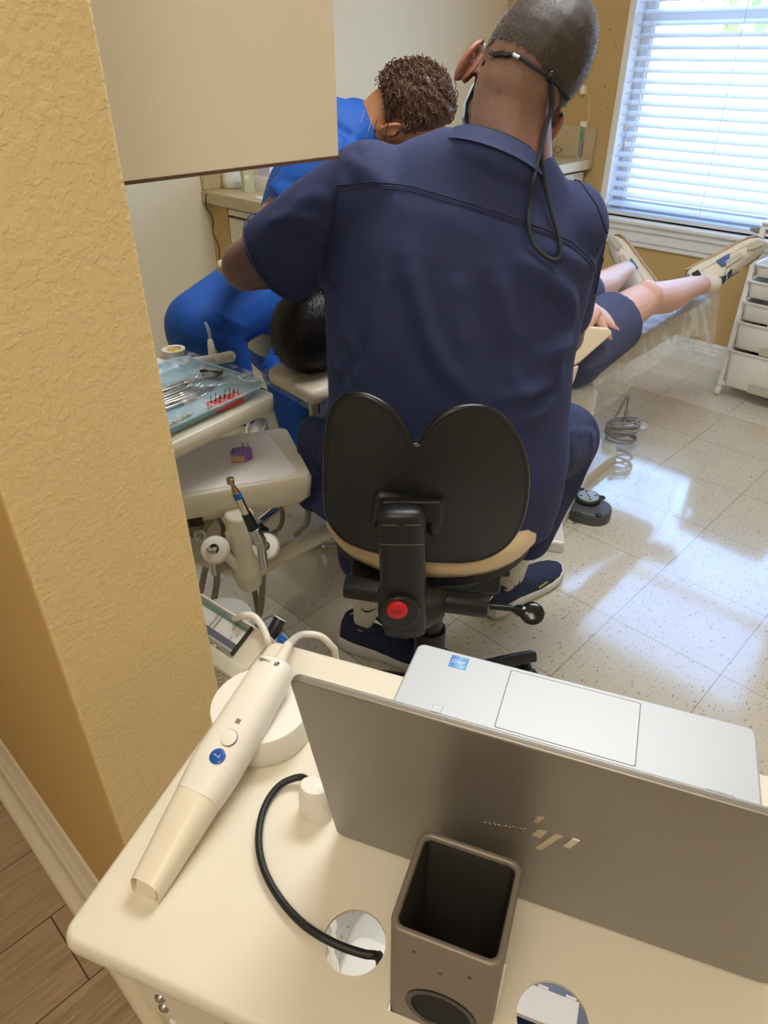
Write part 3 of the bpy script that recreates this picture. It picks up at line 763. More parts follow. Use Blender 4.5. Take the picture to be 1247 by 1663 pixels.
for i in range(3): m.box(q.x - .05 + i * .038, q.x - .035 + i * .038, q.y + .012, q.y + .016, q.z - .01, q.z)
obj('power_box_cover', m, M['paper'], t, bevel=.001)
q = hl(597, 1530, .12); m = MB(MT); m.prism(rrect(q.x - .03, q.x + .11, q.y - .10, q.y + .012, .03, 8), -.70, q.z); obj('battery_box', m, M['pure_white'], t, bevel=.008, seg=3)
m = MB(MT)
for k in range(5):
    a_, b_, c_ = hl(536 + k * 2, 1500, .16), hl(545 - k * 3, 1535, .17), hl(532 + k * 4, 1562 + k * 3, .17); m.tube([a_ + V((-.05, .05, .0)), a_, b_, c_, c_ + V((.03, -.06 - .006 * k, .0))], .0035, 8)
obj('white_cable', m, M['white_plastic'], t, smooth=True)
# ------------------------------------------------------------------ laptop
t = thing('laptop', 'silver laptop open on the cart, back of the lid towards the viewer', 'laptop', TL(.322, -.08, 0))
lx0, lx1, ly0, ly1 = .161, .4845, -.188, .029
m = MB(MT); m.prism(rrect(lx0, lx1, ly0, ly1, .008, 6), .004, .020); ba_ = obj('base', m, M['lap_base'], t, bevel=.0022, seg=3)
m = MB(MT); m.prism(rrect(.2600, .3832, -.0515, .0230, .002, 3), .0198, .02015); m2 = MB(MT); m2.prism(rrect(.2592, .3840, -.0523, .0238, .002, 3), .0198, .02008)
obj('touchpad_gap', m2, M['line_dark'], ba_); obj('touchpad', m, M['lap_pad'], t)
m = MB(MT); m.prism(rrect(.174, .471, -.175, -.062, .003), .0199, .0201); kb = obj('keyboard_well', m, M['lap_pad'], ba_)
m = MB(MT)
for r_ in range(6):
    for c_ in range(15): m.box(.176 + c_ * .0196, .176 + c_ * .0196 + .0172, -.174 + r_ * .0186, -.174 + r_ * .0186 + .0162, .0200, .0213)
obj('keys', m, M['lap_base'], kb, bevel=.0006, seg=1)
m = MB(MT); m.box(.1995, .2088, -.0545, -.0448, .0199, .0201); f_ = obj('fingerprint_sensor', m, M['line_dark'], t)
m = MB(MT); m.box(.1998, .2085, -.0542, -.0451, .0200, .0202); obj('sensor_face', m, M['lap_pad'], f_)
n_ = NT('blue hologram sticker'); cc = n_.coord(); n_.set(Base_Color=n_.ramp(n_.noise(cc, 60, 2), [(.35, '2f6bb5'), (.55, '4f97dc'), (.7, '8fd0ee')]), Roughness=.4)
m = MB(MT); m.box(.1985, .2165, .0065, .0235, .0200, .0203); s_ = obj('sticker', m, n_.m, t, label='blue processor sticker')
text('sticker_text', 'vPRO', .0062, MT @ Matrix.Translation((.2075, .0158, .0204)) @ Matrix.Rotation(math.pi, 4, 'Z'), M['paper'], s_, depth=.00005)
text('deck_text', 'EliteBook', .0055, MT @ Matrix.Translation((.452, -.055, .0201)) @ Matrix.Rotation(math.pi, 4, 'Z'), M['line_dark'], ba_, depth=.00005)
m = MB(MT)
for x in (lx0, lx1): m.box(x - .0002, x + .0002, -.13, -.05, .009, .014)
obj('side_ports', m, M['black_gloss'], ba_)
# lid, leaning 12 degrees back from upright
tilt_ = math.atan2(.047, .216); LM = MT @ basis((lx0, -.1890, .002), V((1, 0, 0)), V((0, -math.sin(tilt_), math.cos(tilt_))), V((0, -math.cos(tilt_), -math.sin(tilt_))))
m = MB(LM); m.prism(rrect(0, lx1 - lx0, 0, .2360, .008, 6), -.0055, 0); ld = obj('lid', m, M['lap_lid'], t, bevel=.0015, seg=3)
m = MB(LM); m.prism(rrect(.004, lx1 - lx0 - .004, .022, .230, .004), -.0060, -.0056); obj('screen', m, M['black_gloss'], ld)
m = MB(LM); m.box(.02, lx1 - lx0 - .02, .008, .018, -.010, -.006); obj('hinge', m, M['line_dark'], t, bevel=.002)
LMi = LM.inverted(); ln_ = (LM.to_3x3() @ V((0, 0, 1)))
def lidpt(px, py):
    d = ray(px, py); o = LM.translation; return LMi @ (CAM + d * ((o - CAM).dot(ln_) / d.dot(ln_)))
Zx = lambda x, y: (620 + x / 3.563, 1320 + y / 3.563)
m = MB(LM)
for q in ([(905, 14), (945, 24), (905, 58), (872, 50)], [(905, 90), (962, 103), (918, 145), (862, 128)], [(1005, 120), (1052, 132), (920, 215), (880, 202)], [(1100, 148), (1145, 162), (1085, 205), (1043, 190)]):
    P = [lidpt(*Zx(*p)) for p in q]; m._add([(p.x, p.y, -.0003) for p in P] + [(p.x, p.y, .0003) for p in P], [(0, 1, 2, 3), (7, 6, 5, 4), (0, 4, 5, 1), (1, 5, 6, 2), (2, 6, 7, 3), (3, 7, 4, 0)])
obj('logo', m, M['mirror_logo'], ld, label='polished slanted stroke logo')
m = MB(LM); r_ = random.Random(5)
for k in range(40):
    u = k / 40; p = lidpt(*Zx(590 + 240 * u + r_.uniform(-6, 6), 52 + 45 * u + r_.uniform(-5, 5))); s2 = r_.uniform(.0001, .0004); m.ell((p.x, p.y, 0), s2, s2, .0002, seg=6, rg=4)
obj('scratches', m, M['mirror_logo'], ld)
m = MB(LM); p = lidpt(*Zx(798, 96)); m.ell((p.x, p.y, 0), .0013, .0005, .0004, seg=8, rg=4); p = lidpt(*Zx(778, 92)); m.ell((p.x, p.y, 0), .0008, .0003, .0003, seg=8, rg=4); obj('chip_mark', m, M['black_gloss'], ld)
# ------------------------------------------------------------------ scanner on its round cradle
t = thing('scanner_cradle', 'white round cradle under the intraoral scanner on the cart top', 'cradle', TL(.054, -.112, 0))
m = MB(MT); m.lathe([(.045, 0), (.047, .002), (.0465, .031), (.0455, .0325), (.001, .0325)], (.0515, -.1115, .0002), seg=64); obj('body', m, M['scan_white'], t, smooth=True)
t = thing('intraoral_scanner', 'white handheld dental scanner wand with a blue round button', 'dental scanner', TL(.05, -.17, 0))
wr, wt = MT @ tloc(452, 1078, .058), MT @ tloc(246, 1424, .014)
ax = (wt - wr).normalized(); sd = ax.cross(V((0, 0, 1))).normalized(); un = sd.cross(ax)
if un.z < 0: un = -un
WM = basis(wr, ax, un.cross(ax), un); WL = (wt - wr).length; WMi = WM.inverted()
def wsec(x, hw, ht, n=28, e=2.6, zc=0.0, sh=0.0, slant=0.0):
    P = []
    for i in range(n):
        a = 2 * math.pi * i / n; c, s_ = math.cos(a), math.sin(a)
        y = hw * math.copysign(abs(c) ** (2 / e), c); z = ht * math.copysign(abs(s_) ** (2 / e), s_)
        P.append(V((x + slant * z, y + sh, z + zc)))
    return P
m = MB(WM)
JN = .158 * WL / .25
secs = [(0, .008, .007), (.001, .0155, .014), (.004, .0182, .0165), (.012, .0193, .0175), (.05, .0205, .0190), (.085, .0213, .0200), (.105, .0215, .0200), (.122, .0205, .0190), (.136, .0190, .0174)]
m.rings([wsec(x, a, b) for x, a, b in secs]); hb = obj('handle', m, M['scan_white'], t, smooth=True)
m = MB(WM)
secs = [(.1355, .0186, .0170, 0), (.1365, .0188, .0172, 0), (.158, .0172, .0154, -.001), (.185, .0150, .0130, -.002), (.21, .0128, .0112, -.003), (WL - .012, .0108, .0098, -.004), (WL + .006, .0102, .0094, -.004), (WL + .009, .0090, .0084, -.004)]
m.rings([wsec(x, a, b, e=3.2 if x > .2 else 2.6 + (x - .148) * 10, zc=z, slant=-.35 if x > WL - .02 else 0) for x, a, b, z in secs]); obj('tip', m, mat('warm white plastic tip', 'e6dcc6', .38), t, smooth=True)
def wtop(px, py, h):   # point on the top face of the wand, in wand coordinates
    d = ray(px, py); n3 = WM.to_3x3() @ V((0, 0, 1)); o = WM @ V((0, 0, h)); p = CAM + d * ((o - CAM).dot(n3) / d.dot(n3)); return WMi @ p
b1 = wtop(371, 1198, .020); b2 = wtop(353, 1228, .0196); b3 = wtop(343, 1246, .0190); lg = wtop(386, 1171, .020); tx_ = wtop(452, 1078, .0178)
m = MB(WM); m.lathe([(.0076, 0), (.0076, .0006), (.0072, .0007)], (b1.x, b1.y, .0192), seg=36); obj('button_ring', m, M['line_dark'], hb)
m = MB(WM); m.lathe([(.0071, 0), (.0071, .0010), (.0066, .0013), (.001, .0013)], (b1.x, b1.y, .0192), seg=36); obj('round_button', m, M['scan_white'], t, smooth=True)
m = MB(WM); m.lathe([(.0068, 0), (.0068, .0012), (.0064, .0015), (.001, .0015)], (b2.x, b2.y, .0186), seg=36); bb = obj('blue_button', m, M['blue_button'], t, smooth=True, label='blue round button')
m = MB(WM); m.tube([(b2.x - .0005, b2.y - .0035, .0204), (b2.x + .001, b2.y + .0025, .0204), (b2.x - .0015, b2.y + .0015, .0204)], .0003, 6, smooth=False); obj('check_mark', m, M['scan_white'], bb)
m = MB(WM); m.ell((b3.x, b3.y, .0178), .0009, .0009, .0006); obj('status_light', m, M['led'], t, smooth=True)
m = MB(WM)
for k in range(3):
    for j in range(3): m.box(lg.x - .002 + k * .0015, lg.x - .0012 + k * .0015, lg.y - .002 + j * .0015, lg.y - .0008 + j * .0015, .0193, .0199)
obj('matrix_mark', m, M['line_dark'], hb)
RY = Matrix.Rotation(-math.pi / 2, 4, 'Z')
text('brand_text', 'medit', .0052, WM @ Matrix.Translation((.0095, -.0055, .0170)) @ RY @ Matrix.Rotation(0, 4, 'Z'), M['line_dark'], hb, depth=.0003)
m = MB(WM)
for k in range(4):
    for j in range(4):
        if (k * 3 + j * 5) % 4: m.box(.007 + k * .0011, .0079 + k * .0011, .005 + j * .0011, .0059 + j * .0011, .0168, .0173)
obj('code_mark', m, M['line_dark'], hb)
m = MB(WM); m.tube([(.002, 0, 0), (-.012, 0, .001), (-.022, 0, .003)], [.0065, .0055, .0042], 14); obj('strain_relief', m, M['white_plastic'], t, smooth=True)
pe = WM @ V((-.02, 0, .0028))
m = MB(); pts = [pe, aty(483, 1034, .60), aty(497, 1030, .625), aty(520, 1033, .63), aty(537, 1048, .63), aty(545, 1066, .635), aty(545, 1066, .635) + V((0, 0, -.10)), aty(545, 1066, .62) + V((0, 0, -.35))]
m.tube(pts, .0042, 12); obj('cable', m, M['white_plastic'], t, smooth=True)
# spare tip cap standing beside it
t = thing('tip_cover', 'white rounded cap standing on the cart beside the laptop corner', 'cap', TL(.137, -.176, 0))
m = MB(MT); m.rings([[V((.1365 + a * math.cos(2 * math.pi * i / 32) * 1.0 - z * .05, -.1745 + b * math.sin(2 * math.pi * i / 32), z)) for i in range(32)] for a, b, z in ((.0150, .0125, 0), (.0155, .0132, .002), (.0138, .0112, .020), (.0118, .0092, .033), (.0106, .0082, .0345), (.001, .001, .0348))])
obj('body', m, M['scan_white'], t, smooth=True)
# black cable looping into the cart's left hole
pts = [tloc(505, 1272, .012), tloc(488, 1262, .008), tloc(455, 1275, .006), tloc(430, 1310, .005), tloc(420, 1360, .005), tloc(428, 1410, .005), tloc(455, 1460, .005), tloc(495, 1503, .006), tloc(545, 1533, .006), tloc(590, 1549, .004), tloc(612, 1553, .000), V((.2245, -.258, -.03)), V((.226, -.258, -.2)), V((.222, -.25, -.45))]
m = MB(MT); m.tube(pts, .0030, 12)
tag(obj('power_cable', m, M['black_rubber'], smooth=True, origin=MT @ pts[5]), 'black cable curving over the cart top into the left cable hole', 'cable')
# ================================================================== NITROUS FLOWMETER beside the cart
def seg3(p, q, k): return p + (q - p) * k
fa, fb = atz(322, 964, .625), atz(410, 1019, .625); ux = (fb - fa).normalized(); un = (CAM - fb).normalized() + V((0, 0, .25)); un = (un - ux * un.dot(ux)).normalized(); uy = un.cross(ux)
if uy.z > 0: uy = -uy
fc = CAM + ray(413, 1070) * ((fb - CAM).dot(un) / ray(413, 1070).dot(un))
FM = basis(fb, ux, uy, un); FMi = FM.inverted(); hh = (fc - fb).length * .97; LL = .125
t = thing('gas_flowmeter', 'white dental gas flowmeter with printed glass panel beside the wall end', 'flowmeter', V((fb.x - .03, fb.y - .02, 0)))
m = MB(FM); m.box(-LL, .034, -.004, hh + .026, -.05, -.004); m.box(-LL, .034, hh + .003, hh + .026, -.006, .002); obj('housing', m, M['cream_plastic'], t, bevel=.008, seg=3)
m = MB(FM); m.box(-LL, 0, 0, hh, -.0035, 0); gp = obj('front_panel', m, M['paper'], t)
for y0, y1, mt_ in ((.0, .09, 'steel'), (.10, .22, 'green_strip'), (.66, .86, 'blue_dark'), (.90, 1.0, 'steel')):
    m = MB(FM); m.box(-LL, -.0005, hh * y0, hh * y1, 0, .0006); obj('printed_strip', m, M[mt_], gp)
m = MB(FM); m.box(-LL, .0005, -.001, hh + .001, .0025, .0045); obj('glass_cover', m, M['cover'], t)
m = MB(FM); m.box(0, .0015, 0, hh, -.003, .005); obj('panel_end', m, M['black_gloss'], gp)
R1 = Matrix.Rotation(-math.pi / 2, 4, 'Z')
FT = FM @ Matrix.Diagonal((1, -1, 1, 1)) if FM.to_3x3().determinant() < 0 else FM
def ftext(n_, s, size, x, y):
    # letters read towards the left end of the lying meter
    X = -(FM.to_3x3() @ V((0, 1, 0))); N_ = FM.to_3x3() @ V((0, 0, 1)); Yv = N_.cross(X)
    text(n_, s, size, basis(FM @ V((x, y, .0008)), X, Yv, N_), M['line_dark'], gp, depth=.0001)
ftext('panel_text', 'ANALGESIA', .0062, -.063, hh * .42); ftext('panel_text', 'FLOWMETER', .0062, -.055, hh * .44)
ftext('scale_text', 'N2O', .004, -.025, hh * .3); ftext('scale_text', 'O2', .004, -.019, hh * .6); ftext('scale_text', 'L/min', .0028, -.012, hh * .45)
m = MB(); k0, k1 = atz(438, 1035, .60), atz(455, 1005, .62); m.cyl(k0, k1, .0095, 20, bev=.0008); kn = obj('knob', m, M['black_plastic'], t, smooth=True, label='black knob with green top')
d_ = (k1 - k0).normalized(); m = MB(); m.cyl(k1, k1 + d_ * .002, .0092, 20); obj('knob_ring', m, M['white_plastic'], kn); m = MB(); m.cyl(k1 + d_ * .002, k1 + d_ * .003, .0082, 20); obj('knob_cap', m, M['green_cap'], kn)
m = MB(); k0, k1 = atz(452, 1052, .585), atz(462, 1036, .60); m.cyl(k0, k1, .009, 20, bev=.001); obj('knob', m, M['blue_button'], t, smooth=True, label='blue knob')
m = MB(); m.box(0, 0, 0, 0, 0, 0) if 0 else m.bar(atz(425, 1012, .60), atz(462, 1060, .58), .035, .03); obj('valve_block', m, M['grey_dark'], t, bevel=.006)
m = MB(); m.tube([atz(378, 1008, .615), atz(395, 1000, .64), atz(412, 1001, .64), atz(427, 1020, .63), atz(436, 1045, .62), atz(442, 1075, .56)], .0052, 12); obj('white_tube', m, M['white_plastic'], t, smooth=True)
m = MB(); q = atz(400, 1075, .50); m.cyl(V((q.x, q.y, .02)), V((q.x, q.y, .53)), .016, 20); obj('stand_pole', m, M['cream_plastic'], t, smooth=True)
m = MB(); m.lathe([(.11, 0), (.11, .012), (.03, .03), (.02, .05)], V((q.x, q.y, 0)), seg=28); obj('stand_base', m, M['cream_plastic'], t, smooth=True)
m = MB(); m.lathe([(.02, 0), (.05, .02), (.06, .08), (.05, .14), (.02, .15)], atz(376, 1100, .40), seg=18); obj('breathing_bag', m, M['clear'], t, smooth=True)
# twisted cream cord hanging behind the wall end
m = MB(); pts = []
for k in range(46 * 4):
    u = k / (46 * 4 - 1); c = atz(346 + 18 * u, 1052 + 85 * u, .60 - .06 * u); a = u * 2 * math.pi * 13
    pts.append(c + V((.0045 * math.cos(a), .003 * math.sin(a), .0025 * math.sin(a))))
m.tube(pts, .0028, 8, sub=2)
tag(obj('coiled_cord', m, M['cream_plastic'], smooth=True, origin=pts[0]), 'cream coiled cord hanging at the edge of the near wall', 'cord')
# ================================================================== DELIVERY UNIT
UZ, LZ = .80, .68
u0 = V((-.192, 1.183, 0)); ua = math.radians(53.7)
MU = basis(V((u0.x, u0.y, UZ)), -V((math.cos(ua), math.sin(ua), 0)), V((-math.sin(ua), math.cos(ua), 0)), V((0, 0, 1)))
MU = frame((u0.x, u0.y, UZ), ua)       # local x: back along the front edge is negative
l0 = V((-.131, 1.094, 0)); la = math.radians(19.5); ML = frame((l0.x, l0.y, LZ), la)
t = thing('delivery_unit', 'cream dental delivery unit with two tray tables and hanging handpieces', 'dental unit', V((-.33, 1.15, 0)))
def trayprism(m, x0, x1, y0, y1, r, prof):
    m.rings([[V((x, y, z)) for x, y in rrect(x0 + i, x1 - i, y0 + i, y1 - i, r, 5)] for i, z in prof])
m = MB(MU); trayprism(m, -.35, 0, 0, .262, .022, [(.012, -.034), (.004, -.030), (0, -.024), (0, -.003), (.003, 0)]); obj('upper_table', m, M['cream_plastic'], t, smooth=True)
m = MB(ML); trayprism(m, -.30, 0, 0, .205, .016, [(.012, -.062), (.0, -.045), (-.003, -.008), (0, 0), (.004, .001)]); lt = obj('lower_table', m, M['cream_plastic'], t, smooth=True)
m = MB(ML); m.box(-.27, -.20, -.001, .01, -.062, -.045); obj('switch_slot', m, M['dark_gap'], lt); m = MB(ML); m.box(-.262, -.225, -.003, .0, -.059, -.048); obj('switch_strip', m, M['sponge'], lt)
m = MB(ML); m.box(-.14, -.02, .05, .19, -.085, -.062); obj('underside_box', m, M['cream_plastic'], t, bevel=.01, seg=3)
# post and arms
pc = atz(385, 850, .63); pb = V((pc.x, pc.y + .02, 0))
m = MB(); m.cyl((pb.x, pb.y, .50), (pb.x, pb.y, .64), .026, 24, bev=.006); m.cap((pb.x, pb.y, .52), (pb.x, pb.y + .012, .48), .027, .025); obj('post', m, M['cream_plastic'], t, smooth=True)
m = MB(); a0 = atz(470, 875, .50); m.cap(V((pb.x, pb.y, .50)), atz(545, 857, .42), .016, .016); m.cap(V((pb.x, pb.y, .50)), atz(300, 895, .52), .014, .014); obj('cross_arm', m, M['cream_plastic'], t, smooth=True)
m = MB(); m.tube([atz(330, 855, .60), atz(395, 862, .57), atz(450, 872, .55)], .007, 10); m.tube([atz(360, 820, .62), atz(330, 860, .6), atz(320, 900, .5)], .006, 10); obj('link_rod', m, M['grey_hose'], t, smooth=True)
m = MB(); q = atz(322, 868, .56); m.lathe([(.045, 0), (.05, .03), (.04, .06), (.015, .062), (.012, .05), (.001, .05)], q, (.2, -.6, .5), 28); obj('motor_housing', m, M['cream_dark'], t, smooth=True)
m = MB(); q = atz(325, 872, .60); m.lathe([(.012, 0), (.012, .003), (.006, .003), (.004, 0), (.001, 0)], q, (.1, -.6, .7), 20); obj('housing_bolt', m, M['steel'], t, smooth=True)
# holders
hold = []
for (hx, hy, hz) in ((350, 893, .60), (432, 888, .585)):
    q = atz(hx, hy, hz); m = MB(); m.lathe([(.012, -.018), (.022, -.014), (.025, 0), (.022, .014), (.012, .018), (.009, .018), (.009, -.018)], q, (.05, -.75, .65), 28)
    h_ = obj('holder', m, M['white_plastic'], t, smooth=True)
    m = MB(); m.cap(q + V((0, .01, 0)), V((pb.x, pb.y, .50)), .008, .010); obj('holder_arm', m, M['cream_plastic'], h_, smooth=True)
for pp in (((378, 868), .60), ):
    q = atz(*pp[0], pp[1]); m = MB(); m.box(q.x - .012, q.x + .012, q.y - .01, q.y + .01, q.z - .012, q.z + .012); obj('clamp', m, M['cream_plastic'], t, bevel=.003)
# hoses
def hose(pts, r, nm='hose', mt_='grey_hose', par=None):
    m = MB(); m.tube(pts, r, 10); return obj(nm, m, M[mt_], par or t, smooth=True)
hose([atz(430, 890, .57), atz(427, 930, .46), atz(424, 985, .33), atz(418, 1025, .2), V((-.30, 1.15, .02)), V((-.42, 1.30, .02))], .0065)
hose([atz(398, 868, .58), atz(404, 920, .45), atz(416, 975, .32), atz(420, 1015, .22), V((-.30, 1.17, .02)), V((-.40, 1.34, .02))], .0065)
hose([atz(350, 905, .57), atz(352, 945, .47), atz(346, 985, .38), atz(345, 1030, .25), V((-.36, 1.08, .03))], .0065)
hose([atz(344, 855, .6), atz(340, 900, .5), atz(332, 930, .4), atz(326, 960, .3)], .007)
m = MB(); m.cyl(atz(345, 893, .61), atz(349, 930, .55), .0075, 14); m.cyl(atz(345, 893, .61), atz(344, 888, .615), .009, 14); obj('coupling', m, M['chrome'], t, smooth=True)
m = MB(); m.cyl(atz(398, 872, .585), atz(397, 866, .59), .009, 16); obj('coupling', m, M['grey_dark'], t, smooth=True)
# thin looped tubes on the floor side
hose([atz(410, 893, .45), atz(395, 912, .40), atz(378, 905, .42), atz(366, 880, .5)], .004, 'thin_tube')
hose([atz(400, 890, .45), atz(415, 912, .4), atz(440, 905, .4), atz(452, 880, .45)], .004, 'thin_tube')
hose([atz(415, 820, .56), atz(440, 815, .52), atz(458, 830, .48), atz(455, 855, .44), atz(440, 866, .42)], .0055, 'thin_tube')
hose([atz(497, 800, .58), atz(500, 830, .5), atz(497, 850, .42), atz(480, 868, .36)], .007, 'thin_tube')
hose([atz(290, 905, .02), atz(400, 893, .02), atz(470, 880, .02), atz(560, 878, .02), atz(640, 870, .02)], .013, 'floor_conduit', 'cream_dark')
# handpiece
t2 = thing('handpiece', 'chrome and blue dental handpiece in the right holder of the delivery unit', 'handpiece', atz(430, 880, .60))
h0, h1 = atz(374, 780, .735), atz(424, 885, .612); hd = (h1 - h0).normalized(); HL = (h1 - h0).length
def hp(k): return h0 + hd * (k * HL)
m = MB(); m.cyl(h0 + V((0, 0, .004)) - CX * .0, h0 + V((0, 0, -.006)), .0062, 16, bev=.001); m.cyl(hp(.01), hp(.12), .0034, 14); m.cyl(hp(.1), hp(.19), .0042, 14, r2=.006); obj('head', m, M['gold_steel'], t2, smooth=True)
m = MB(); m.cyl(hp(.19), hp(.27), .0072, 18, bev=.001); obj('blue_ring', m, M['blue_button'], t2, smooth=True, label='blue anodised ring')
m = MB(); m.cyl(hp(.27), hp(.52), .0072, 18); obj('sleeve', m, M['chrome'], t2, smooth=True)
m = MB(); m.cyl(hp(.50), hp(.74), .0085, 18, r2=.0098); obj('motor', m, M['black_metal'], t2, smooth=True)
m = MB(); m.cyl(hp(.74), hp(.95), .0105, 20, r2=.0125, bev=.001); m.cyl(hp(.95), hp(1.06), .0085, 18); m.cyl(h1, h1 + V((.002, -.006, -.045)), .0078, 16); obj('coupling', m, M['steel'], t2, smooth=True)
# paper and file block on the lower table
m = MB(ML); m.rings([[V((x, y, z)) for x, y in [(-.275, .012), (-.045, .008), (-.030, .012), (-.022, .026), (-.040, .185), (-.275, .185)]] for z in (.0012, .0018)])
tag(obj('paper_sheet', m, M['paper'], origin=ML @ V((-.15, .1, .001))), 'white paper liner on the lower tray table', 'paper')
pp = atz(393, 745, LZ + .003); t = thing('endo_file_block', 'purple file block with upright files on the lower tray paper', 'file block', pp)
bx = frame(pp, math.radians(12)); P6 = [(-.019, -.010), (.006, -.014), (.020, -.004), (.020, .012), (.006, .018), (-.012, .018), (-.020, .008)]
m = MB(bx); m.prism(P6, 0, .016); pb_ = obj('block', m, M['ring_purple'], t, bevel=.001)
m = MB(bx); m._add([(-.0185, -.0105, .001), (.0045, -.0142, .001), (.0045, -.0142, .012), (-.0185, -.0105, .012), (-.0185, -.0065, .001), (.0045, -.0100, .001), (.0045, -.0100, .012), (-.0185, -.0065, .012)], [(0, 1, 2, 3), (7, 6, 5, 4), (0, 4, 5, 1), (1, 5, 6, 2), (2, 6, 7, 3), (3, 7, 4, 0)]); obj('foam', m, M['sponge'], t, label='tan foam insert')
m = MB(bx); r_ = random.Random(2)
for k in range(12): x, y = -.012 + (k % 4) * .008, -.006 + (k // 4) * .009; m.cyl((x, y, .0155), (x, y, .0164), .0011, 8)
obj('block_hole', m, M['black_gloss'], pb_)['kind'] = 'stuff'
for x, y in ((-.014, -.005), (.004, .012), (.014, .010)): m = MB(bx); m.cyl((x, y, .012), (x, y + .001, .026), .0007, 8); obj('file', m, M['black_metal'], t)
# ------------------------------------------------------------------ upper tray
t = thing('instrument_tray', 'pale blue rimmed tray of instruments on the upper tray table', 'tray', MU @ V((-.17, .13, .001)))
m = MB(MU); x0, x1, y0, y1 = -.335, -.004, .012, .25
def rr_(i, z, r=.03): return [V((x, y, z)) for x, y in rrect(x0 + i, x1 - i, y0 + i, y1 - i, r - i * .5, 6)]
m.rings([rr_(.016, .0015), rr_(.010, .0030), rr_(.002, .017), rr_(0, .018), rr_(0, .0195), rr_(.003, .0195), rr_(.012, .0055), rr_(.017, .0035)]); obj('tray_body', m, M['tray_blue'], t, smooth=True)
m = MB(MU); m.box(x0 + .045, x0 + .050, y0 + .012, y1 - .012, .0035, .009); obj('divider', m, M['tray_blue'], t, bevel=.001)
# clear film sleeve over the tray
fm = MB(MU); n1, n2 = 60, 46; r_ = random.Random(8)
def fz(x, y):
    e = min(x - x0 + .01, x1 + .012 - x, y - y0 + .01, y1 + .01 - y)
    base = .0235 if e > 0 else .0235 + e * .5
    d = max(0, min(1, e / .05)); w = noise.noise(V((x * 30, y * 45, 0))) + .5 * noise.noise(V((x * 80, y * 70, 4)))
    return base - d * .006 + w * .0035
vs, fs = [], []
for i in range(n1):
    for j in range(n2):
        x = x0 - .012 + (x1 - x0 + .03) * i / (n1 - 1); y = y0 - .01 + (y1 - y0 + .02) * j / (n2 - 1); vs.append((x, y, fz(x, y)))
for i in range(n1 - 1):
    for j in range(n2 - 1): fs.append((i * n2 + j, (i + 1) * n2 + j, (i + 1) * n2 + j + 1, i * n2 + j + 1))
fm._add(vs, fs); tag(obj('tray_film', fm, M['film_tray'], smooth=True, auto=False, origin=MU @ V((-.17, .13, .02))), 'clear plastic film stretched over the blue instrument tray', 'plastic film')
# instruments, lying along the tray
GI = 'steel instruments on the blue tray'
def instrument(p, q, band, label, tip='probe'):
    p, q = V(p), V(q); d = (q - p).normalized(); L = (q - p).length
    t = thing('hand_instrument', label, 'dental instrument', MU @ p, GI)
    m = MB(MU); m.cyl(p, q, .0033, 12, bev=.0006); obj('handle', m, M['steel'], t, smooth=True)
    m = MB(MU); m.tube([q, q + d * .012, q + d * .022 + V((0, 0, .002)), q + d * .028 + V((.002, .004, .003))], [.0022, .0012, .0009, .0004], 8); obj('tip', m, M['chrome'], t, smooth=True)
    m = MB(MU)
    for k in band: c = p + d * L * k; m.cyl(c - d * .003, c + d * .004, .0040, 12)
    obj('band', m, M['gold_steel'], t, smooth=True)
ny = [('top', .170, .12, (.25, .8)), ]
for k in range(9):
    y = .180 - k * .0105; x = -.285 + (k * 7 % 5) * .012
    instrument((x, y + .012, .0078), (x + .16 + (k * 3 % 4) * .012, y - .006, .0078), [(.2, .75), (.15, .5), (.6, .85)][k % 3], 'slim steel hand instrument with coppery bands, one of the parallel row on the blue tray')
t = thing('scissors', 'small steel scissors with ring handles near the tray back', 'scissors', MU @ V((-.25, .205, .006)), None)
m = MB(MU)
for s in (-1, 1):
    m.tube([(-.21 + .012 * math.cos(a), .205 + s * .012 + .009 * math.sin(a), .008) for a in [k * math.pi / 6 for k in range(12)]], .0015, 8, closed=True); m.tube([(-.222, .205 + s * .009, .008), (-.255, .205, .008), (-.295, .205 - s * .006, .008)], [.0018, .003, .0008], 8)
obj('blades', m, M['steel'], t, smooth=True)
for k, (x, y, an) in enumerate(((-.30, .15, .9), (-.29, .19, .5))):
    t = thing('forceps', ['grey steel tweezers lying across the left end of the tray', 'steel forceps behind the tweezers at the left end of the tray'][k], 'tweezers', MU @ V((x, y, .01)))
    mm = MU @ frame((x, y, .012), an); m = MB(mm)
    for s in (-1, 1): m.tube([(-.05, 0, 0), (0, s * .005, 0), (.05, s * .003, 0), (.07, s * .0005, 0)], [(.001, .0035), (.001, .0045), (.001, .003), (.0006, .001)], 8, flat=(0, 0, 1))
    obj('arms', m, M['steel'], t, smooth=True)
t = thing('bur_stand', 'black clip holder at the far side of the blue tray', 'clip', MU @ V((-.13, .19, .006)))
c1 = MU.inverted() @ atz(345, 605, UZ + .014); mm = MU @ frame((c1.x, c1.y, .006), -1.15); m = MB(mm); m.box(-.019, .019, -.006, .006, 0, .013); m.box(-.021, .021, -.009, -.006, .009, .015); obj('holder', m, M['black_plastic'], t, bevel=.001)
rp = MU.inverted() @ atz(366, 652, UZ + .012); t = thing('endo_file_block', 'red oblong file block with two rows of files on the blue tray', 'file block', MU @ V((rp.x, rp.y, .004)))
mm = MU @ frame((rp.x, rp.y, .004), math.radians(-3)); m = MB(mm); m.prism(rrect(-.034, .034, -.0125, .0125, .006), 0, .014); obj('block', m, M['ring_red'], t, bevel=.0015)
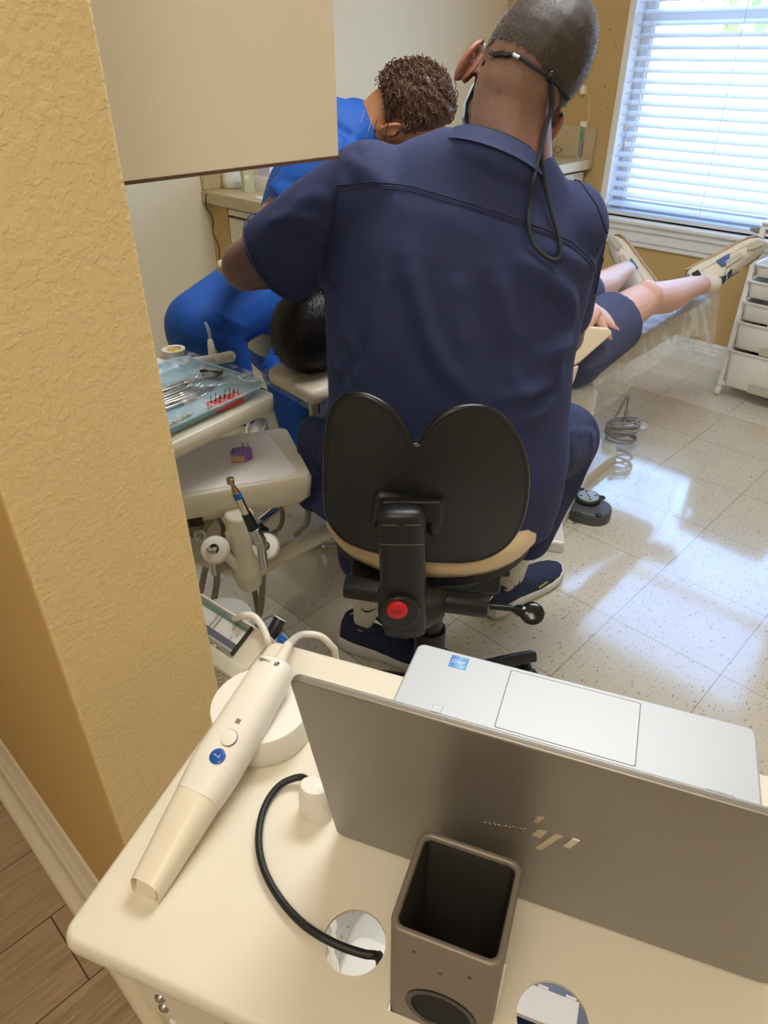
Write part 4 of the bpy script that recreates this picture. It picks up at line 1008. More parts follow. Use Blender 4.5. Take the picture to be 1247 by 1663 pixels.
for r2 in range(2):
    for k in range(6):
        x, y = -.026 + k * .0102, -.005 + r2 * .010; m = MB(mm); m.cyl((x, y, .012), (x + .001, y, .0265 if (k + r2) % 3 else .022), .0007, 6); m.cyl((x, y, .0142), (x, y, .0158), .0018, 8); obj('file', m, M['black_metal'], t)
for k in range(5):
    c = MU.inverted() @ atz(262 + 9 * k, 694 - 4 * k, UZ + .008); mm = MU @ frame((c.x, c.y, .007), .05 * k)
    t = thing('micro_brush', 'thin steel file with yellow end in the near left tray corner', 'dental file', mm.translation, 'yellow ended files in the tray corner')
    m = MB(mm); m.cyl((-.03, 0, 0), (.012, 0, 0), .0008, 8); obj('shaft', m, M['chrome'], t); m = MB(mm); m.cyl((.012, 0, 0), (.02, 0, 0), .0022, 8); obj('grip', m, mat('yellow plastic %d' % k, 'd8cf7a', .4), t, smooth=True)
# clear coiled tube on the tray corner
m = MB(MU); 
for k in range(2): m.tube([(-.022 + (.014 + .003 * k) * math.cos(a), .045 + (.017 + k * .004) * math.sin(a), .026 + .002 * k) for a in [j * math.pi / 6 for j in range(12)]], .0012, 8, closed=True)
tag(obj('saliva_tube', m, M['clear'], smooth=True, origin=MU @ V((-.02, .045, .026))), 'clear curled tube at the right corner of the blue tray', 'tube')
# syringe with clear tip behind the tray
t = thing('air_water_syringe', 'white syringe with a clear bent tip standing behind the blue tray', 'dental syringe', atz(345, 585, UZ))
s0, s1 = atz(346, 582, UZ + .012), aty(341, 553, 1.372)
m = MB(); m.tube([s0, seg3(s0, s1, .5), s1], [.0085, .0075, .0055], 14); m.cap(seg3(s0, s1, .35), seg3(s0, s1, .35) + V((.008, -.004, .002)), .0035); obj('handle', m, M['cream_plastic'], t, smooth=True)
s2 = aty(339, 538, 1.372); s3 = aty(333, 523, 1.374)
m = MB(); m.tube([s1, s2, s3], [.0028, .0036, .0022], 12); obj('tip', m, M['clear'], t, smooth=True)
m = MB(); m.cap(atz(352, 583, UZ + .016), atz(374, 579, UZ + .018), .010, .011); m.cap(atz(300, 588, UZ + .01), atz(350, 583, UZ + .012), .007, .009); obj('rest', m, M['white_plastic'], t, smooth=True)
q = atz(284, 581, UZ + .002); t = thing('paste_jar', 'round white jar with yellow contents at the back left of the tray table', 'jar', q)
m = MB(); m.lathe([(.019, 0), (.021, .014), (.023, .016), (.023, .019), (.015, .019), (.014, .016), (.001, .016)], q, seg=32); obj('jar', m, M['cream_plastic'], t, smooth=True)
m = MB(); m.ell(q + V((0, 0, .0165)), .0135, .0135, .0022); obj('contents', m, mat('yellow paste', 'dfc064', .6, var=(200, 'a8802c')), t, smooth=True)
m = MB(frame(atz(262, 592, UZ + .004), ua)); m.box(-.05, .03, -.03, .03, 0, .0015); q = atz(262, 592, UZ + .004); tag(obj('paper_bag', m, M['paper'], origin=q), 'white paper at the back left corner of the upper tray table', 'paper')
m = MB(MU); m.tube([(x0 + .02, y1 - .002, .02), (x0 + .11, y1 - .001, .022), (x0 + .19, y1 - .003, .023)], [.006, .007, .005], 12); tag(obj('rolled_film', m, M['film'], smooth=True, origin=MU @ V((x0 + .1, y1, .02))), 'rolled clear plastic along the back rim of the blue tray', 'plastic film')
# ================================================================== DENTIST'S STOOL
t = thing('dentist_stool', 'rolling stool with black two-lobed backrest and tan seat under the navy dentist', 'stool', V((.10, 1.20, 0)))
# seat
m = MB(); P = []
sc_ = V((.098, 1.205, .575))
def seatring(k, z, n=40):
    R = []
    for i in range(n):
        a = 2 * math.pi * i / n; c, s_ = math.cos(a), math.sin(a)
        rx, ry = .220 * k, .222 * k
        x = rx * math.copysign(abs(c) ** .8, c); y = ry * math.copysign(abs(s_) ** .85, s_)
        if y < 0: y *= 1 - .10 * (abs(x) / .21) ** 2
        R.append(V((sc_.x + x, sc_.y + y, sc_.z + z)))
    return R
m.rings([seatring(.80, -.058), seatring(.95, -.05), seatring(1.0, -.03), seatring(1.0, -.012), seatring(.96, .006), seatring(.85, .016), seatring(.5, .020), seatring(.05, .020)])
obj('seat', m, M['seat_vinyl'], t, smooth=True)
m = MB(); m.rings([seatring(.6, -.10), seatring(.84, -.095), seatring(.92, -.075), seatring(.90, -.057)]); obj('seat_pan', m, M['black_plastic'], t, smooth=True)
# backrest shell: outline traced, curved around the body
BY = .974
def bk(px, py): p = aty(px, py, BY); return p.x, p.z
OUT = [bk(*p) for p in [(655, 690), (664, 712), (675, 716), (686, 712), (697, 690), (722, 669), (752, 660), (788, 664), (818, 686), (841, 722), (853, 765), (854, 812), (846, 855), (826, 890), (795, 908), (760, 912), (720, 908), (695, 905), (650, 898), (600, 890), (562, 878), (538, 850), (531, 810), (531, 760), (534, 715), (540, 675), (556, 652), (580, 644), (606, 648), (634, 664)]]
def smooth_poly(P, sub=4):
    R = []; n = len(P)
    for i in range(n):
        p0, p1, p2, p3 = [V((*P[(i + k) % n], 0)) for k in (-1, 0, 1, 2)]
        for k in range(sub):
            u = k / sub; R.append(.5 * ((2 * p1) + (p2 - p0) * u + (2 * p0 - 5 * p1 + 4 * p2 - p3) * u * u + (3 * p1 - p0 - 3 * p2 + p3) * u ** 3))
    return [(p.x, p.y) for p in R]
SP = smooth_poly(OUT, 3); bxc = sum(p[0] for p in SP) / len(SP); bzc = sum(p[1] for p in SP) / len(SP)
def bcurve(x, z): return BY + .03 * ((x - bxc) / .16) ** 2 + .012 * ((z - bzc) / .13) ** 2 - .022
bm = bmesh.new()
vs = [bm.verts.new((x, 0, z)) for x, z in SP]; f_ = bm.faces.new(vs)
bmesh.ops.triangulate(bm, faces=[f_])
for _ in range(3): bmesh.ops.subdivide_edges(bm, edges=[e for e in bm.edges if e.calc_length() > .016], cuts=1); bmesh.ops.triangulate(bm, faces=bm.faces[:])
for _ in range(6): bmesh.ops.smooth_vert(bm, verts=[v for v in bm.verts if not v.is_boundary], factor=.5, use_axis_x=True, use_axis_z=True)
bd = {v: v.is_boundary for v in bm.verts}
for v in bm.verts: v.co.y = bcurve(v.co.x, v.co.z)
me = bpy.data.meshes.new('b'); bm.to_mesh(me); bm.free()
me.transform(Matrix.Translation(-ORG[t.name]))
for p in me.polygons: p.use_smooth = True
br = obj('backrest', me, M['black_plastic'], t); so = br.modifiers.new('s', 'SOLIDIFY'); so.thickness = .013; so.offset = 0
bv_ = br.modifiers.new('b', 'BEVEL'); bv_.width = .004; bv_.segments = 3; bv_.limit_method = 'ANGLE'; bv_.angle_limit = math.radians(50)
n_ = br.modifiers.new('w', 'WEIGHTED_NORMAL')
# raised rim
m = MB(); m.tube([V((x, bcurve(x, z) + .0, z)) for x, z in SP], .0078, 8, closed=True, sub=1); obj('rim', m, M['black_gloss'] if 0 else M['black_metal'], br, smooth=True)
# column behind the backrest
CY = .905
def cy_(px, py, Y=CY): return aty(px, py, Y)
c0, c1 = cy_(651, 828), cy_(655, 1020, .905)
top = V((c0.x, .91, c0.z)); bot = V((c1.x + .002, .905, c1.z - .01))
def colsec(c, hw, hd, n=24):
    return [V((c.x + hw * math.copysign(abs(math.cos(a)) ** .7, math.cos(a)), c.y + hd * math.copysign(abs(math.sin(a)) ** .7, math.sin(a)), c.z)) for a in [2 * math.pi * i / n for i in range(n)]]
m = MB(); L_ = top.z - bot.z
secs = [(0, .030, .014), (.02, .036, .019)] + [(u, .0375, .021) for u in (.1, .3, .5, .7, .86)] + [(.93, .038, .022), (.975, .036, .021), (1.0, .030, .016), (1.008, .015, .008)]
m.rings([colsec(bot.lerp(top, u), a, b) for u, a, b in secs]); col_ = obj('column', m, M['black_plastic'], t, smooth=True)
m = MB(); zz = bot.lerp(top, .79); m.tube([V((zz.x + x, zz.y - .0208 + .0022 * abs(x / .033) ** 4, zz.z - .001 - .004 * (x + .03))) for x in (-.033, -.02, 0, .02, .033)], .0004, 6)
zz = bot.lerp(top, .94); m.tube([V((zz.x + x, zz.y - .0215, zz.z - .002)) for x in (-.03, -.01, .01, .03)], .0004, 6); obj('scuff', m, mat('scuff', '8c8c88', .6), col_)
# yoke holding the backrest
m = MB(); y0 = .965
q1, q2, q3, q4 = aty(608, 850, .93), aty(618, 812, .942), aty(718, 822, .942), aty(704, 862, .93)
m.caps([V((q1.x, .935, q1.z)), V((q2.x, .955, q2.z)), V((q3.x, .955, q3.z)), V((q4.x, .935, q4.z))], [.0085, .013, .013, .012]); m.box(q2.x, q3.x, .93, .965, q2.z - .035, q2.z + .004)
organic('yoke', m, M['black_plastic'], t, .003, 4)
# lower pivot with red cap
pv = cy_(648, 992, .885)
m = MB(); pts = [cy_(655, 1000, .925), cy_(650, 1040, .93), cy_(690, 1056, .95)]
m.cyl(V((pv.x, .875, pv.z)), V((pv.x, .91, pv.z)), .036, 32, bev=.005); m.caps([V((pv.x - .008, .925, pv.z)), V((pv.x + .01, .935, pv.z - .055))], [.03, .032]); m.cap(V((pv.x + .02, .93, pv.z - .005)), V((pv.x + .075, .965, pv.z - .035)), .018, .014)
m.caps([V((pv.x, .92, pv.z)), V((pv.x + .012, .915, pv.z - .05)), V((pv.x + .06, .955, pv.z - .06))], [.033, .030, .026])
organic('pivot_housing', m, M['black_plastic'], t, .004, 4)
pv2 = cy_(645, 992, .87); m = MB(); m.lathe([(.0170, 0), (.0170, .006), (.0155, .0075), (.001, .008)], V((pv2.x, .875, pv2.z)), (0, -1, 0), 32); rc = obj('release_button', m, M['red_button'], t, smooth=True, label='round red button')
text('button_text', 'PUSH', .0085, basis((pv2.x, .8666, pv2.z), V((1, 0, 0)), V((0, 0, 1)), V((0, -1, 0))), mat('faded red print', '8f2a2c', .5), rc, depth=.0003)
# cross bar, mechanism, lever
l_, r_ = aty(560, 952, 1.0), aty(792, 985, .96)
m = MB(); m.cyl(l_, r_, .0215, 28, bev=.003); obj('cross_bar', m, M['black_plastic'], t, smooth=True)
m = MB(); m.box(.02, .22, 1.03, 1.26, .455, .50); m.box(-.03, .24, 1.05, 1.24, .48, .505); m.caps([V((.06, .95, pv.z - .02)), V((.08, 1.1, .46))], [.02, .028]); obj('mechanism', m, M['black_metal'], t, bevel=.004)
m = MB(); d0 = aty(795, 985, .97); d1 = aty(832, 988, .97); m.cyl(d0, d1, .006, 12); lv = obj('lever', m, M['black_metal'], t, smooth=True)
m = MB(); pp_ = aty(864, 996, .965); n1_ = ((CAM - pp_).normalized() + V((0, 0, .35))).normalized(); x1_ = (aty(884, 1004, .965) - aty(838, 988, .965)); x1_ = (x1_ - n1_ * x1_.dot(n1_)).normalized()
RB = Matrix((x1_, n1_.cross(x1_), n1_)).transposed().to_4x4(); m.ell(pp_, .023, .0225, .0065, RB, 28, 16); m.ell(pp_ - x1_ * .018, .020, .012, .006, RB); m.cap(aty(822, 987, .97), pp_ - x1_ * .012, .0055, .0062)
organic('lever_paddle', m, M['black_gloss'], lv, .0022, 6)
m = MB(); m.tube([aty(792, 978, .96), aty(800, 968, .96)], .0015, 6, smooth=False); obj('wire', m, M['sponge'], t)
m = MB(); m.box(aty(570, 930, 1.02).x, .02, 1.0, 1.06, .505, .515); obj('label_plate', m, M['black_gloss'], t, bevel=.003)
m = MB(); SC = V((.10, 1.13, 0)); m.cyl(SC + V((0, 0, .10)), SC + V((0, 0, .47)), .026, 24); m.cyl(SC + V((0, 0, .08)), SC + V((0, 0, .28)), .034, 24, bev=.003); obj('gas_column', m, M['black_metal'], t, smooth=True)
m = MB(); m.lathe([(.05, 0), (.055, .03), (.035, .05), (.03, .055)], SC + V((0, 0, .075)), seg=28); obj('hub', m, M['black_plastic'], t, smooth=True)
a0_ = math.atan2(1.235 - 1.13, .34 - .10)
for k in range(5):
    a = a0_ + k * 2 * math.pi / 5; d = V((math.cos(a), math.sin(a), 0)); e = SC + d * .272
    m = MB(); m.tube([SC + d * .03 + V((0, 0, .105)), SC + d * .14 + V((0, 0, .10)), e + V((0, 0, .082)), e + d * .012 + V((0, 0, .072))], [(.022, .018), (.020, .016), (.018, .014), (.014, .010)], 16, flat=(0, 0, 1)); ar = obj('base_arm', m, M['black_metal'], t, smooth=True)
    w_ = V((-d.y, d.x, 0)); m = MB()
    for s in (-1, 1): m.cyl(e + w_ * (s * .006) + V((0, 0, .0265)), e + w_ * (s * .020) + V((0, 0, .0265)), .026, 20, bev=.003)
    m.cyl(e + V((0, 0, .03)), e + V((0, 0, .075)), .007, 10); obj('caster', m, M['black_rubber'], ar, smooth=True)
# ================================================================== SHOES (shared builder)
def shoe(parent, name, heel, toe, up, L, upper, sole, lace, style):
    """heel, toe: points on the sole; children of the wearer"""
    x = (V(toe) - V(heel)).normalized(); u = V(up); u = (u - x * u.dot(x)).normalized(); y = u.cross(x)
    S = basis(heel, x, y, u) @ Matrix.Scale(L / .30, 4)
    out = [(0, .030), (.02, .036), (.06, .037), (.11, .036), (.16, .043), (.20, .049), (.24, .048), (.27, .038), (.292, .020), (.298, .006)]
    def ring(k, z0, lift):
        R = [V((px, w_ * k, z0(px) if callable(z0) else z0)) for px, w_ in out] + [V((px, -w_ * k * .92, z0(px) if callable(z0) else z0)) for px, w_ in reversed(out)]
        return R
    tl = lambda px: .030 + .012 * max(0, (.08 - px) / .08) - .004 * px / .3
    bt = lambda px: 0 + .022 * max(0, (px - .22) / .08) ** 2 + .01 * max(0, (.03 - px) / .03)
    m = MB(S); m.rings([ring(.86, bt, 0), ring(1.0, lambda p: bt(p) + .005, 0), ring(1.05, lambda p: (bt(p) + tl(p)) / 2, 0), ring(1.02, lambda p: tl(p) - .001, 0), ring(.92, lambda p: tl(p) + .003, 0)])
    up_ = MB(S)
    secs = []; UW = .93
    prof = [(.004, .030, .085), (.03, .034, .098), (.065, .034, .088), (.095, .034, .080), (.13, .037, .078), (.17, .044, .068), (.21, .047, .056), (.245, .044, .047), (.272, .033, .041), (.290, .016, .034)]
    for px, w_, h in prof:
        R = []
        for i in range(20):
            a = 2 * math.pi * i / 20; c, s_ = math.cos(a), math.sin(a)
            yy = UW * w_ * math.copysign(abs(c) ** .7, c); zz = (.018 + (h - .018) * (abs(s_) ** (.75))) if s_ > 0 else .018 - .004 * abs(s_)
            if s_ > 0 and px < .13: yy *= 1 - .22 * abs(s_)
            R.append(V((px, yy, zz)))
        secs.append(R)
    up_.rings(secs); uo = obj(name, up_, upper, parent, smooth=True)
    obj('sole', m, sole, uo, smooth=True)
    m = MB(S); m.tube([(.012, 0, .094), (.03, .024, .097), (.07, .026, .088), (.10, .014, .084), (.108, 0, .086), (.10, -.014, .084), (.07, -.026, .088), (.03, -.024, .097)], .0045, 8, closed=True); obj('collar', m, upper, uo, smooth=True)
    m = MB(S)
    for k in range(5):
        px = .115 + k * .021; h = .0815 - .0075 * k * (1 + .12 * k); w_ = .017 + .0015 * k
        m.tube([(px - .004, -w_, h - .006), (px, 0, h + .003), (px + .008, w_, h - .006)], (.0026, .0012) if 0 else .0022, 8)
    m.tube([(.112, 0, .088), (.105, .02, .09), (.118, .032, .078), (.112, .01, .087)], .0016, 6); m.tube([(.112, 0, .088), (.108, -.02, .09), (.122, -.034, .076)], .0016, 6)
    obj('laces', m, lace, uo, smooth=True)
    return uo, S
# ================================================================== DENTIST
t = thing('person', 'person in navy scrubs seated on the stool, back turned, leaning over the patient', 'person', V((.10, 1.2, 0)))
DOC = t
# head frame
HC = aty(862, 110, 1.30)
LR, LU, LF = LB(862, 110); imr = LR * math.cos(math.radians(36)) - LU * math.sin(math.radians(36)); imu = LR * math.sin(math.radians(36)) + LU * math.cos(math.radians(36))
ph = math.radians(24); HZ = (imu * math.cos(ph) + LF * math.sin(ph)).normalized(); HX = imr.normalized(); HY = HZ.cross(HX).normalized()
HM = basis(HC, HX, HY, HZ); R3 = HM.to_3x3().to_4x4()
neck0 = aty(826, 262, 1.235); neck1 = HM @ V((0, -.015, -.055))
def head_shape(m, HM, R3, s=1.0, ears=True):
    m.ell(HM @ V((0, -.012 * s, .012 * s)), .0775 * s, .097 * s, .098 * s, R3); m.ell(HM @ V((0, -.035 * s, .002 * s)), .070 * s, .068 * s, .075 * s, R3)
    m.ell(HM @ V((0, .035 * s, -.025 * s)), .064 * s, .060 * s, .072 * s, R3); m.ell(HM @ V((0, .045 * s, -.075 * s)), .048 * s, .045 * s, .038 * s, R3)   # face, jaw
    m.cap(HM @ V((0, .092 * s, -.012 * s)), HM @ V((0, .108 * s, -.040 * s)), .009 * s, .013 * s)             # nose
    m.ell(HM @ V((0, .088 * s, -.066 * s)), .024 * s, .008 * s, .006 * s, R3); m.ell(HM @ V((0, .086 * s, -.078 * s)), .020 * s, .009 * s, .006 * s, R3)       # lips
    m.ell(HM @ V((0, .082 * s, .012 * s)), .052 * s, .012 * s, .010 * s, R3)                                  # brow
    for sx in (-1, 1): m.ell(HM @ V((sx * .030 * s, .078 * s, -.008 * s)), .014 * s, .009 * s, .008 * s, R3)    # lids
def ear(m, HM, R3, sx, s=1.0, y0=.0, z0=-.02, flare=.5):
    pts = []
    for k in range(11):
        a = math.radians(-125 + k * 29)          # 0 = front, 180 = back
        y = -math.cos(a + math.pi) * -1; yy = math.sin(a); zz = math.cos(a)
        back = .5 - .5 * math.sin(a + math.pi / 2 - math.pi / 2) if 0 else .5 * (1 - math.cos(a + math.pi / 2))
        pts.append(HM @ V((sx * (.0655 + .017 * flare * (.5 + .5 * math.sin(a))) * s, y0 - .017 * s * math.sin(a), z0 + .032 * s * math.cos(a))))
    m.tube(pts, [.004 * s, .0045 * s, .005 * s, .005 * s, .005 * s, .005 * s, .005 * s, .005 * s, .005 * s, .0045 * s, .0035 * s], 8)
    R = R3 @ Matrix.Rotation(-sx * .75 * flare, 4, 'Z')
    m.ell(HM @ V((sx * .073 * s, y0 - .004, z0)), .004 * s, .017 * s, .028 * s, R)
# joints
ShL, ShR = aty(600, 312, 1.24), aty(918, 372, 1.25)
ElL = aty(400, 432, 1.34); ElR = aty(912, 545, 1.43)
HaL, HaR = V((-.10, 1.60, .93)), V((.12, 1.58, .92))
HpL, HpR = V((.00, 1.20, .665)), V((.205, 1.18, .665)); KnL, KnR = V((-.07, 1.55, .60)), aty(914, 712, 1.42)
AnL, AnR = aty(598, 1000, 1.345), aty(838, 945, 1.47)
print('JOINTS', [tuple(round(c, 3) for c in j) for j in (ShL, ShR, ElL, ElR, KnR, AnL, AnR, HC, neck0)], (ShL - ElL).length, (ShR - ShL).length)
m = MB(); head_shape(m, HM, R3)
m.cap(neck0, neck1, .068, .060); m.ell(HM @ V((0, -.04, -.05)), .056, .045, .05, R3)
m.caps([neck0 - V((0, 0, .03)), V((.13, 1.26, 1.0)), V((.1, 1.22, .7))], [.06, .09, .12])
for S_, E_, H_ in ((ShL, ElL, HaL), (ShR, ElR, HaR)): m.caps([S_, E_, H_], [.055, .046, .03]); m.cap(E_, E_.lerp(H_, .3), .043, .047)
for sx in (-1, 1): ear(m, HM, R3, sx, 1.05, .010, -.053, 1.0)
body = organic('body', m, M['skin_brown'], t, .0045, 4)
# reddish ears get their own surface
for sx in (-1, 1):
    m = MB(); ear(m, HM, R3, sx, 1.08, .010, -.053, 1.0)
    e_ = organic('ear', m, M['skin_ear'], t, .0022, 3, label='reddened ear')
# hands in gloves
def hand(name, wrist, d, palm_n, material, parent, curl=.5, s=1.0, side=1, voxel=.0028):
    x = V(d).normalized(); n = V(palm_n); n = (n - x * n.dot(x)).normalized(); y = n.cross(x) * side
    B = basis(wrist, x, y, n) @ Matrix.Scale(s, 4); m = MB(B)
    m.loft([((0, 0, 0), .001, .001)]) if 0 else None
    m.rings([[V((px, w_ * math.cos(a), h * math.sin(a))) for a in [2 * math.pi * i / 16 for i in range(16)]] for px, w_, h in ((-.046, .004, .003), (-.043, .016, .012), (-.035, .024, .018), (0, .028, .019), (.03, .036, .017), (.06, .041, .016), (.085, .041, .013), (.092, .038, .010))])
    for k, (yy, L, r) in enumerate(((.030, .072, .0088), (.0105, .080, .0090), (-.0095, .075, .0086), (-.028, .060, .0078))):
        a = curl * .35; p = V((.082, yy, 0)); dd = V((1, yy * 2.5, 0)).normalized(); c = [p]
        for sg in (.45, .32, .25):
            q = Matrix.Rotation(a, 3, 'Y') @ dd; c.append(c[-1] + q * L * sg); a += curl * .8
        m.caps(c, [r * 1.08, r, r * .94, r * .82])
    m.caps([V((.015, .028, -.004)), V((.045, .052, -.012)), V((.068, .060, -.018 - .01 * curl)), V((.088, .060, -.026 - .02 * curl))], [.014, .011, .0095, .008])
    return organic(name, m, material, parent, voxel, 2)
hand('glove', HaL, (HaL - ElL) + V((.05, .05, -.03)), (0, .3, 1), M['gloves'], t, .9, side=-1, voxel=.004)
hand('glove', HaR, (HaR - ElR) + V((-.05, .1, -.03)), (0, .3, 1), M['gloves'], t, .9, side=1, voxel=.004)
# cropped hair : shell on the skull, bald at the crown's right
def shell(src, name, test, off, material, parent):
    bm = bmesh.new(); bm.from_mesh(src.data); og = ORG[src.name]; bmesh.ops.recalc_face_normals(bm, faces=bm.faces)
    dl = [f for f in bm.faces if not test(f.calc_center_median() + og)]
    bmesh.ops.delete(bm, geom=dl, context='FACES'); bm.normal_update()
    for v in bm.verts: v.co += v.normal * off
    me = bpy.data.meshes.new(name); bm.to_mesh(me); bm.free()
    for p in me.polygons: p.use_smooth = True
    me.materials.clear(); return obj(name, me, material, parent)
HMi = HM.inverted()
def hairtest(p):
    q = HMi @ p; n = noise.noise(q * 60) * .003
    if q.length > .16: return False
    line = -.030 + .004 * abs(q.x) / .07 + n
    if abs(q.x) > .062 and q.z < .0 and q.y > -.01: return False
    bald = (q - V((.045, .030, .100))).length < .050 + n * 1.3
    return q.z > line and q.y < .055 + .2 * max(0, q.z) + n and not bald
hr = shell(body, 'hair', hairtest, .0016, M['hair_buzz'], t)
bvh_h = bvh_of(hr.data, ORG[hr.name]); m = MB(); rr = random.Random(4); hv = [v for v in hr.data.vertices]
for k in range(5200):
    v = rr.choice(hv); p = v.co + ORG[hr.name] + V((rr.uniform(-1, 1), rr.uniform(-1, 1), rr.uniform(-1, 1))) * .002; d = (v.normal * 1.2 - HZ * .6 + V((rr.uniform(-1, 1), rr.uniform(-1, 1), rr.uniform(-1, 1))) * .5).normalized() * .0042
    u = d.orthogonal().normalized() * .00028; m._add([p - u, p + u, p + d], [(0, 1, 2)])
obj('stubble', m, M['hair_buzz'], hr)['kind'] = 'stuff'
LR2, LU2, LF2 = LB(816, 218); th = math.radians(19)
nx = LR2 * math.cos(th) - LU2 * math.sin(th); nd = (LR2 * math.sin(th) + LU2 * math.cos(th) + LF2 * .35).normalized(); ny_ = nd.cross(nx).normalized(); nx = ny_.cross(nd)
nc = aty(816, 222, 1.165) + ny_ * .066
# scrub top : torso and sleeves
def ellR(yaw=0, tilt=0): return (Matrix.Rotation(tilt, 3, 'Y') @ Matrix.Rotation(yaw, 3, 'Z'))
m = MB(); TT = math.radians(12)
secs = []
for (xl, yl), (xr, yr), Y, dp, tl in (((500, 812), (895, 852), 1.17, .150, 0), ((530, 745), (912, 800), 1.18, .148, 0), ((533, 700), (922, 740), 1.185, .145, 2), ((533, 640), (925, 660), 1.20, .14, 3), ((530, 575), (930, 590), 1.215, .138, 4), ((527, 510), (938, 540), 1.225, .136, 6), ((524, 440), (955, 480), 1.235, .133, 8), ((535, 370), (965, 425), 1.24, .128, 10), ((560, 305), (955, 372), 1.245, .115, 12), ((600, 262), (935, 330), 1.245, .095, 13), ((660, 228), (915, 282), 1.24, .08, 13), ((722, 205), (893, 246), 1.235, .070, 13)):
    pl, pr = aty(xl, yl, Y), aty(xr, yr, Y); c = (pl + pr) / 2; hw = (pr - pl).length / 2; tl_ = math.atan2(pl.z - pr.z, pr.x - pl.x)
    secs.append((c, hw, dp, Matrix.Rotation(tl_, 3, 'Y')))
m.ell(nc - nd * .030, .090, .078, .030, Matrix((nx, ny_, nd)).transposed().to_4x4()); m.cap(neck0 + V((0,.01,-.045)), ShL + V((.03, 0, .0)), .070, .062); m.cap(neck0 + V((0,.01,-.045)), ShR + V((-.02, 0, .0)), .070, .062)
m.loft(secs, 40)
def sleeve(m, S_, E_, f, r0, r1):
    e = S_.lerp(E_, f); d = (E_ - S_).normalized(); m.lathe([(r0 * .5, -r0 * .6), (r0 * .9, -r0 * .3), (r0, 0), (r0 * 1.0, (e - S_).length * .5), (r1, (e - S_).length), (r1 * .96, (e - S_).length + .004)], S_, d, 24)
cuL = aty(448, 424, 1.31)
m.ell(ShL, .075, .075, .075); m.cap(ShL, ShL.lerp(cuL, .5), .078, .080); m.lathe([(.076, 0), (.082, .09), (.082, (cuL - ShL).length - .002), (.079, (cuL - ShL).length)], ShL, cuL - ShL, 28)
cuR = aty(908, 498, 1.40); m.ell(ShR, .072, .072, .072); m.cap(ShR, cuR, .070, .066); m.lathe([(.07, 0), (.068, (cuR - ShR).length + .03)], ShR, cuR - ShR, 24)
# hem of the top draping over the right hip
FOLD_K = 1.35
def topfold(me):
    bv = bvh_of(me)
    Z5 = lambda x, y: (420 + x / 2.15, 180 + y / 2.15)
    def L(pts, w, h): return ([on_surface(bv, Z5(*p))[0] for p in pts], w * .85, h * FOLD_K)
    fold(me, [
        L([(510, 470), (545, 640), (590, 780), (650, 900), (740, 1000)], .020, .0075), L([(470, 560), (520, 720), (560, 850), (600, 960)], .022, -.005),
        L([(460, 480), (415, 700), (395, 850), (320, 980)], .018, .006), L([(380, 760), (350, 880), (270, 990)], .016, -.005),
        L([(1165, 740), (1080, 640), (980, 560), (900, 510)], .018, .008), L([(1150, 770), (1040, 700), (950, 640)], .016, -.006), L([(1170, 560), (1090, 520), (990, 470)], .018, .006),
        L([(1165, 760), (1110, 850), (1040, 930), (940, 990), (850, 1000)], .017, .009), L([(1120, 900), (1030, 980), (930, 1020)], .015, -.007), L([(1140, 740), (1050, 820), (960, 870)], .018, .006),
        L([(1060, 960), (990, 1050), (900, 1090)], .015, .006), L([(880, 900), (900, 960), (960, 1000)], .012, .004),
        L([(345, 160), (400, 230), (470, 290)], .020, .006), L([(300, 180), (340, 280)], .018, -.005), L([(330, 130), (380, 200)], .012, -.004),
        L([(20, 400), (120, 370), (240, 400)], .016, .005), L([(60, 470), (160, 450), (250, 500)], .018, -.005), L([(120, 330), (200, 300), (262, 330)], .016, .004), L([(200, 640), (120, 560), (60, 520)], .018, .005),
        L([(250, 850), (290, 910), (310, 980)], .010, .005), L([(240, 1000), (300, 950), (370, 900)], .012, .005), L([(235, 920), (280, 960), (290, 1040)], .010, -.005), L([(225, 700), (300, 760), (340, 860)], .014, .004),
        L([(700, 560), (690, 700), (720, 850)], .024, .005), L([(830, 560), (860, 700), (920, 820)], .022, .005), L([(780, 600), (800, 760), (840, 900)], .02, -.004),
        L([(640, 340), (720, 400), (800, 460)], .03, .003), L([(1090, 150), (1130, 240), (1200, 330)], .02, .003), L([(880, 60), (960, 130), (1040, 170)], .02, .003),
        L([(270, 320), (262, 420), (225, 560), (218, 640)], .008, -.006), L([(1225, 420), (1185, 560), (1170, 660)], .008, -.006)])
top = organic('scrub_top', m, M['navy'], t, .007, 8, extra=topfold)
bt_ = bvh_of(top.data, ORG[top.name])
Z5 = lambda x, y: (420 + x / 2.15, 180 + y / 2.15)
def seam(name, pts, r=.0012, offs=(0,), lift=.0006, mt_='navy_seam', par=None):
    m = MB()
    for o in offs:
        P = []
        for i in range(len(pts) - 1):
            for k in range(8):
                u = k / 8; x = pts[i][0] + (pts[i + 1][0] - pts[i][0]) * u; y = pts[i][1] + (pts[i + 1][1] - pts[i][1]) * u + o; P.append(on_surface(bt_, (x, y), lift)[0])
        m.tube(P, r, 6, sub=2)
    return obj(name, m, M[mt_], par or top, smooth=True)
yk = [Z5(*p) for p in [(270, 280), (400, 264), (540, 281), (700, 330), (850, 378), (1000, 430), (1090, 475), (1150, 525), (1180, 570)]]
seam('yoke_seam', yk, .0011, (-8, 0)); seam('yoke_band', [(x, y - 4) for x, y in yk], .0030, lift=-.0018)
seam('armhole_seam', [Z5(*p) for p in [(300, 108), (278, 180), (270, 280), (262, 360), (240, 450), (222, 560), (218, 640)]], .0013)
seam('armhole_seam', [Z5(*p) for p in [(1105, 222), (1180, 330), (1222, 440), (1195, 540), (1172, 650)]], .0013)
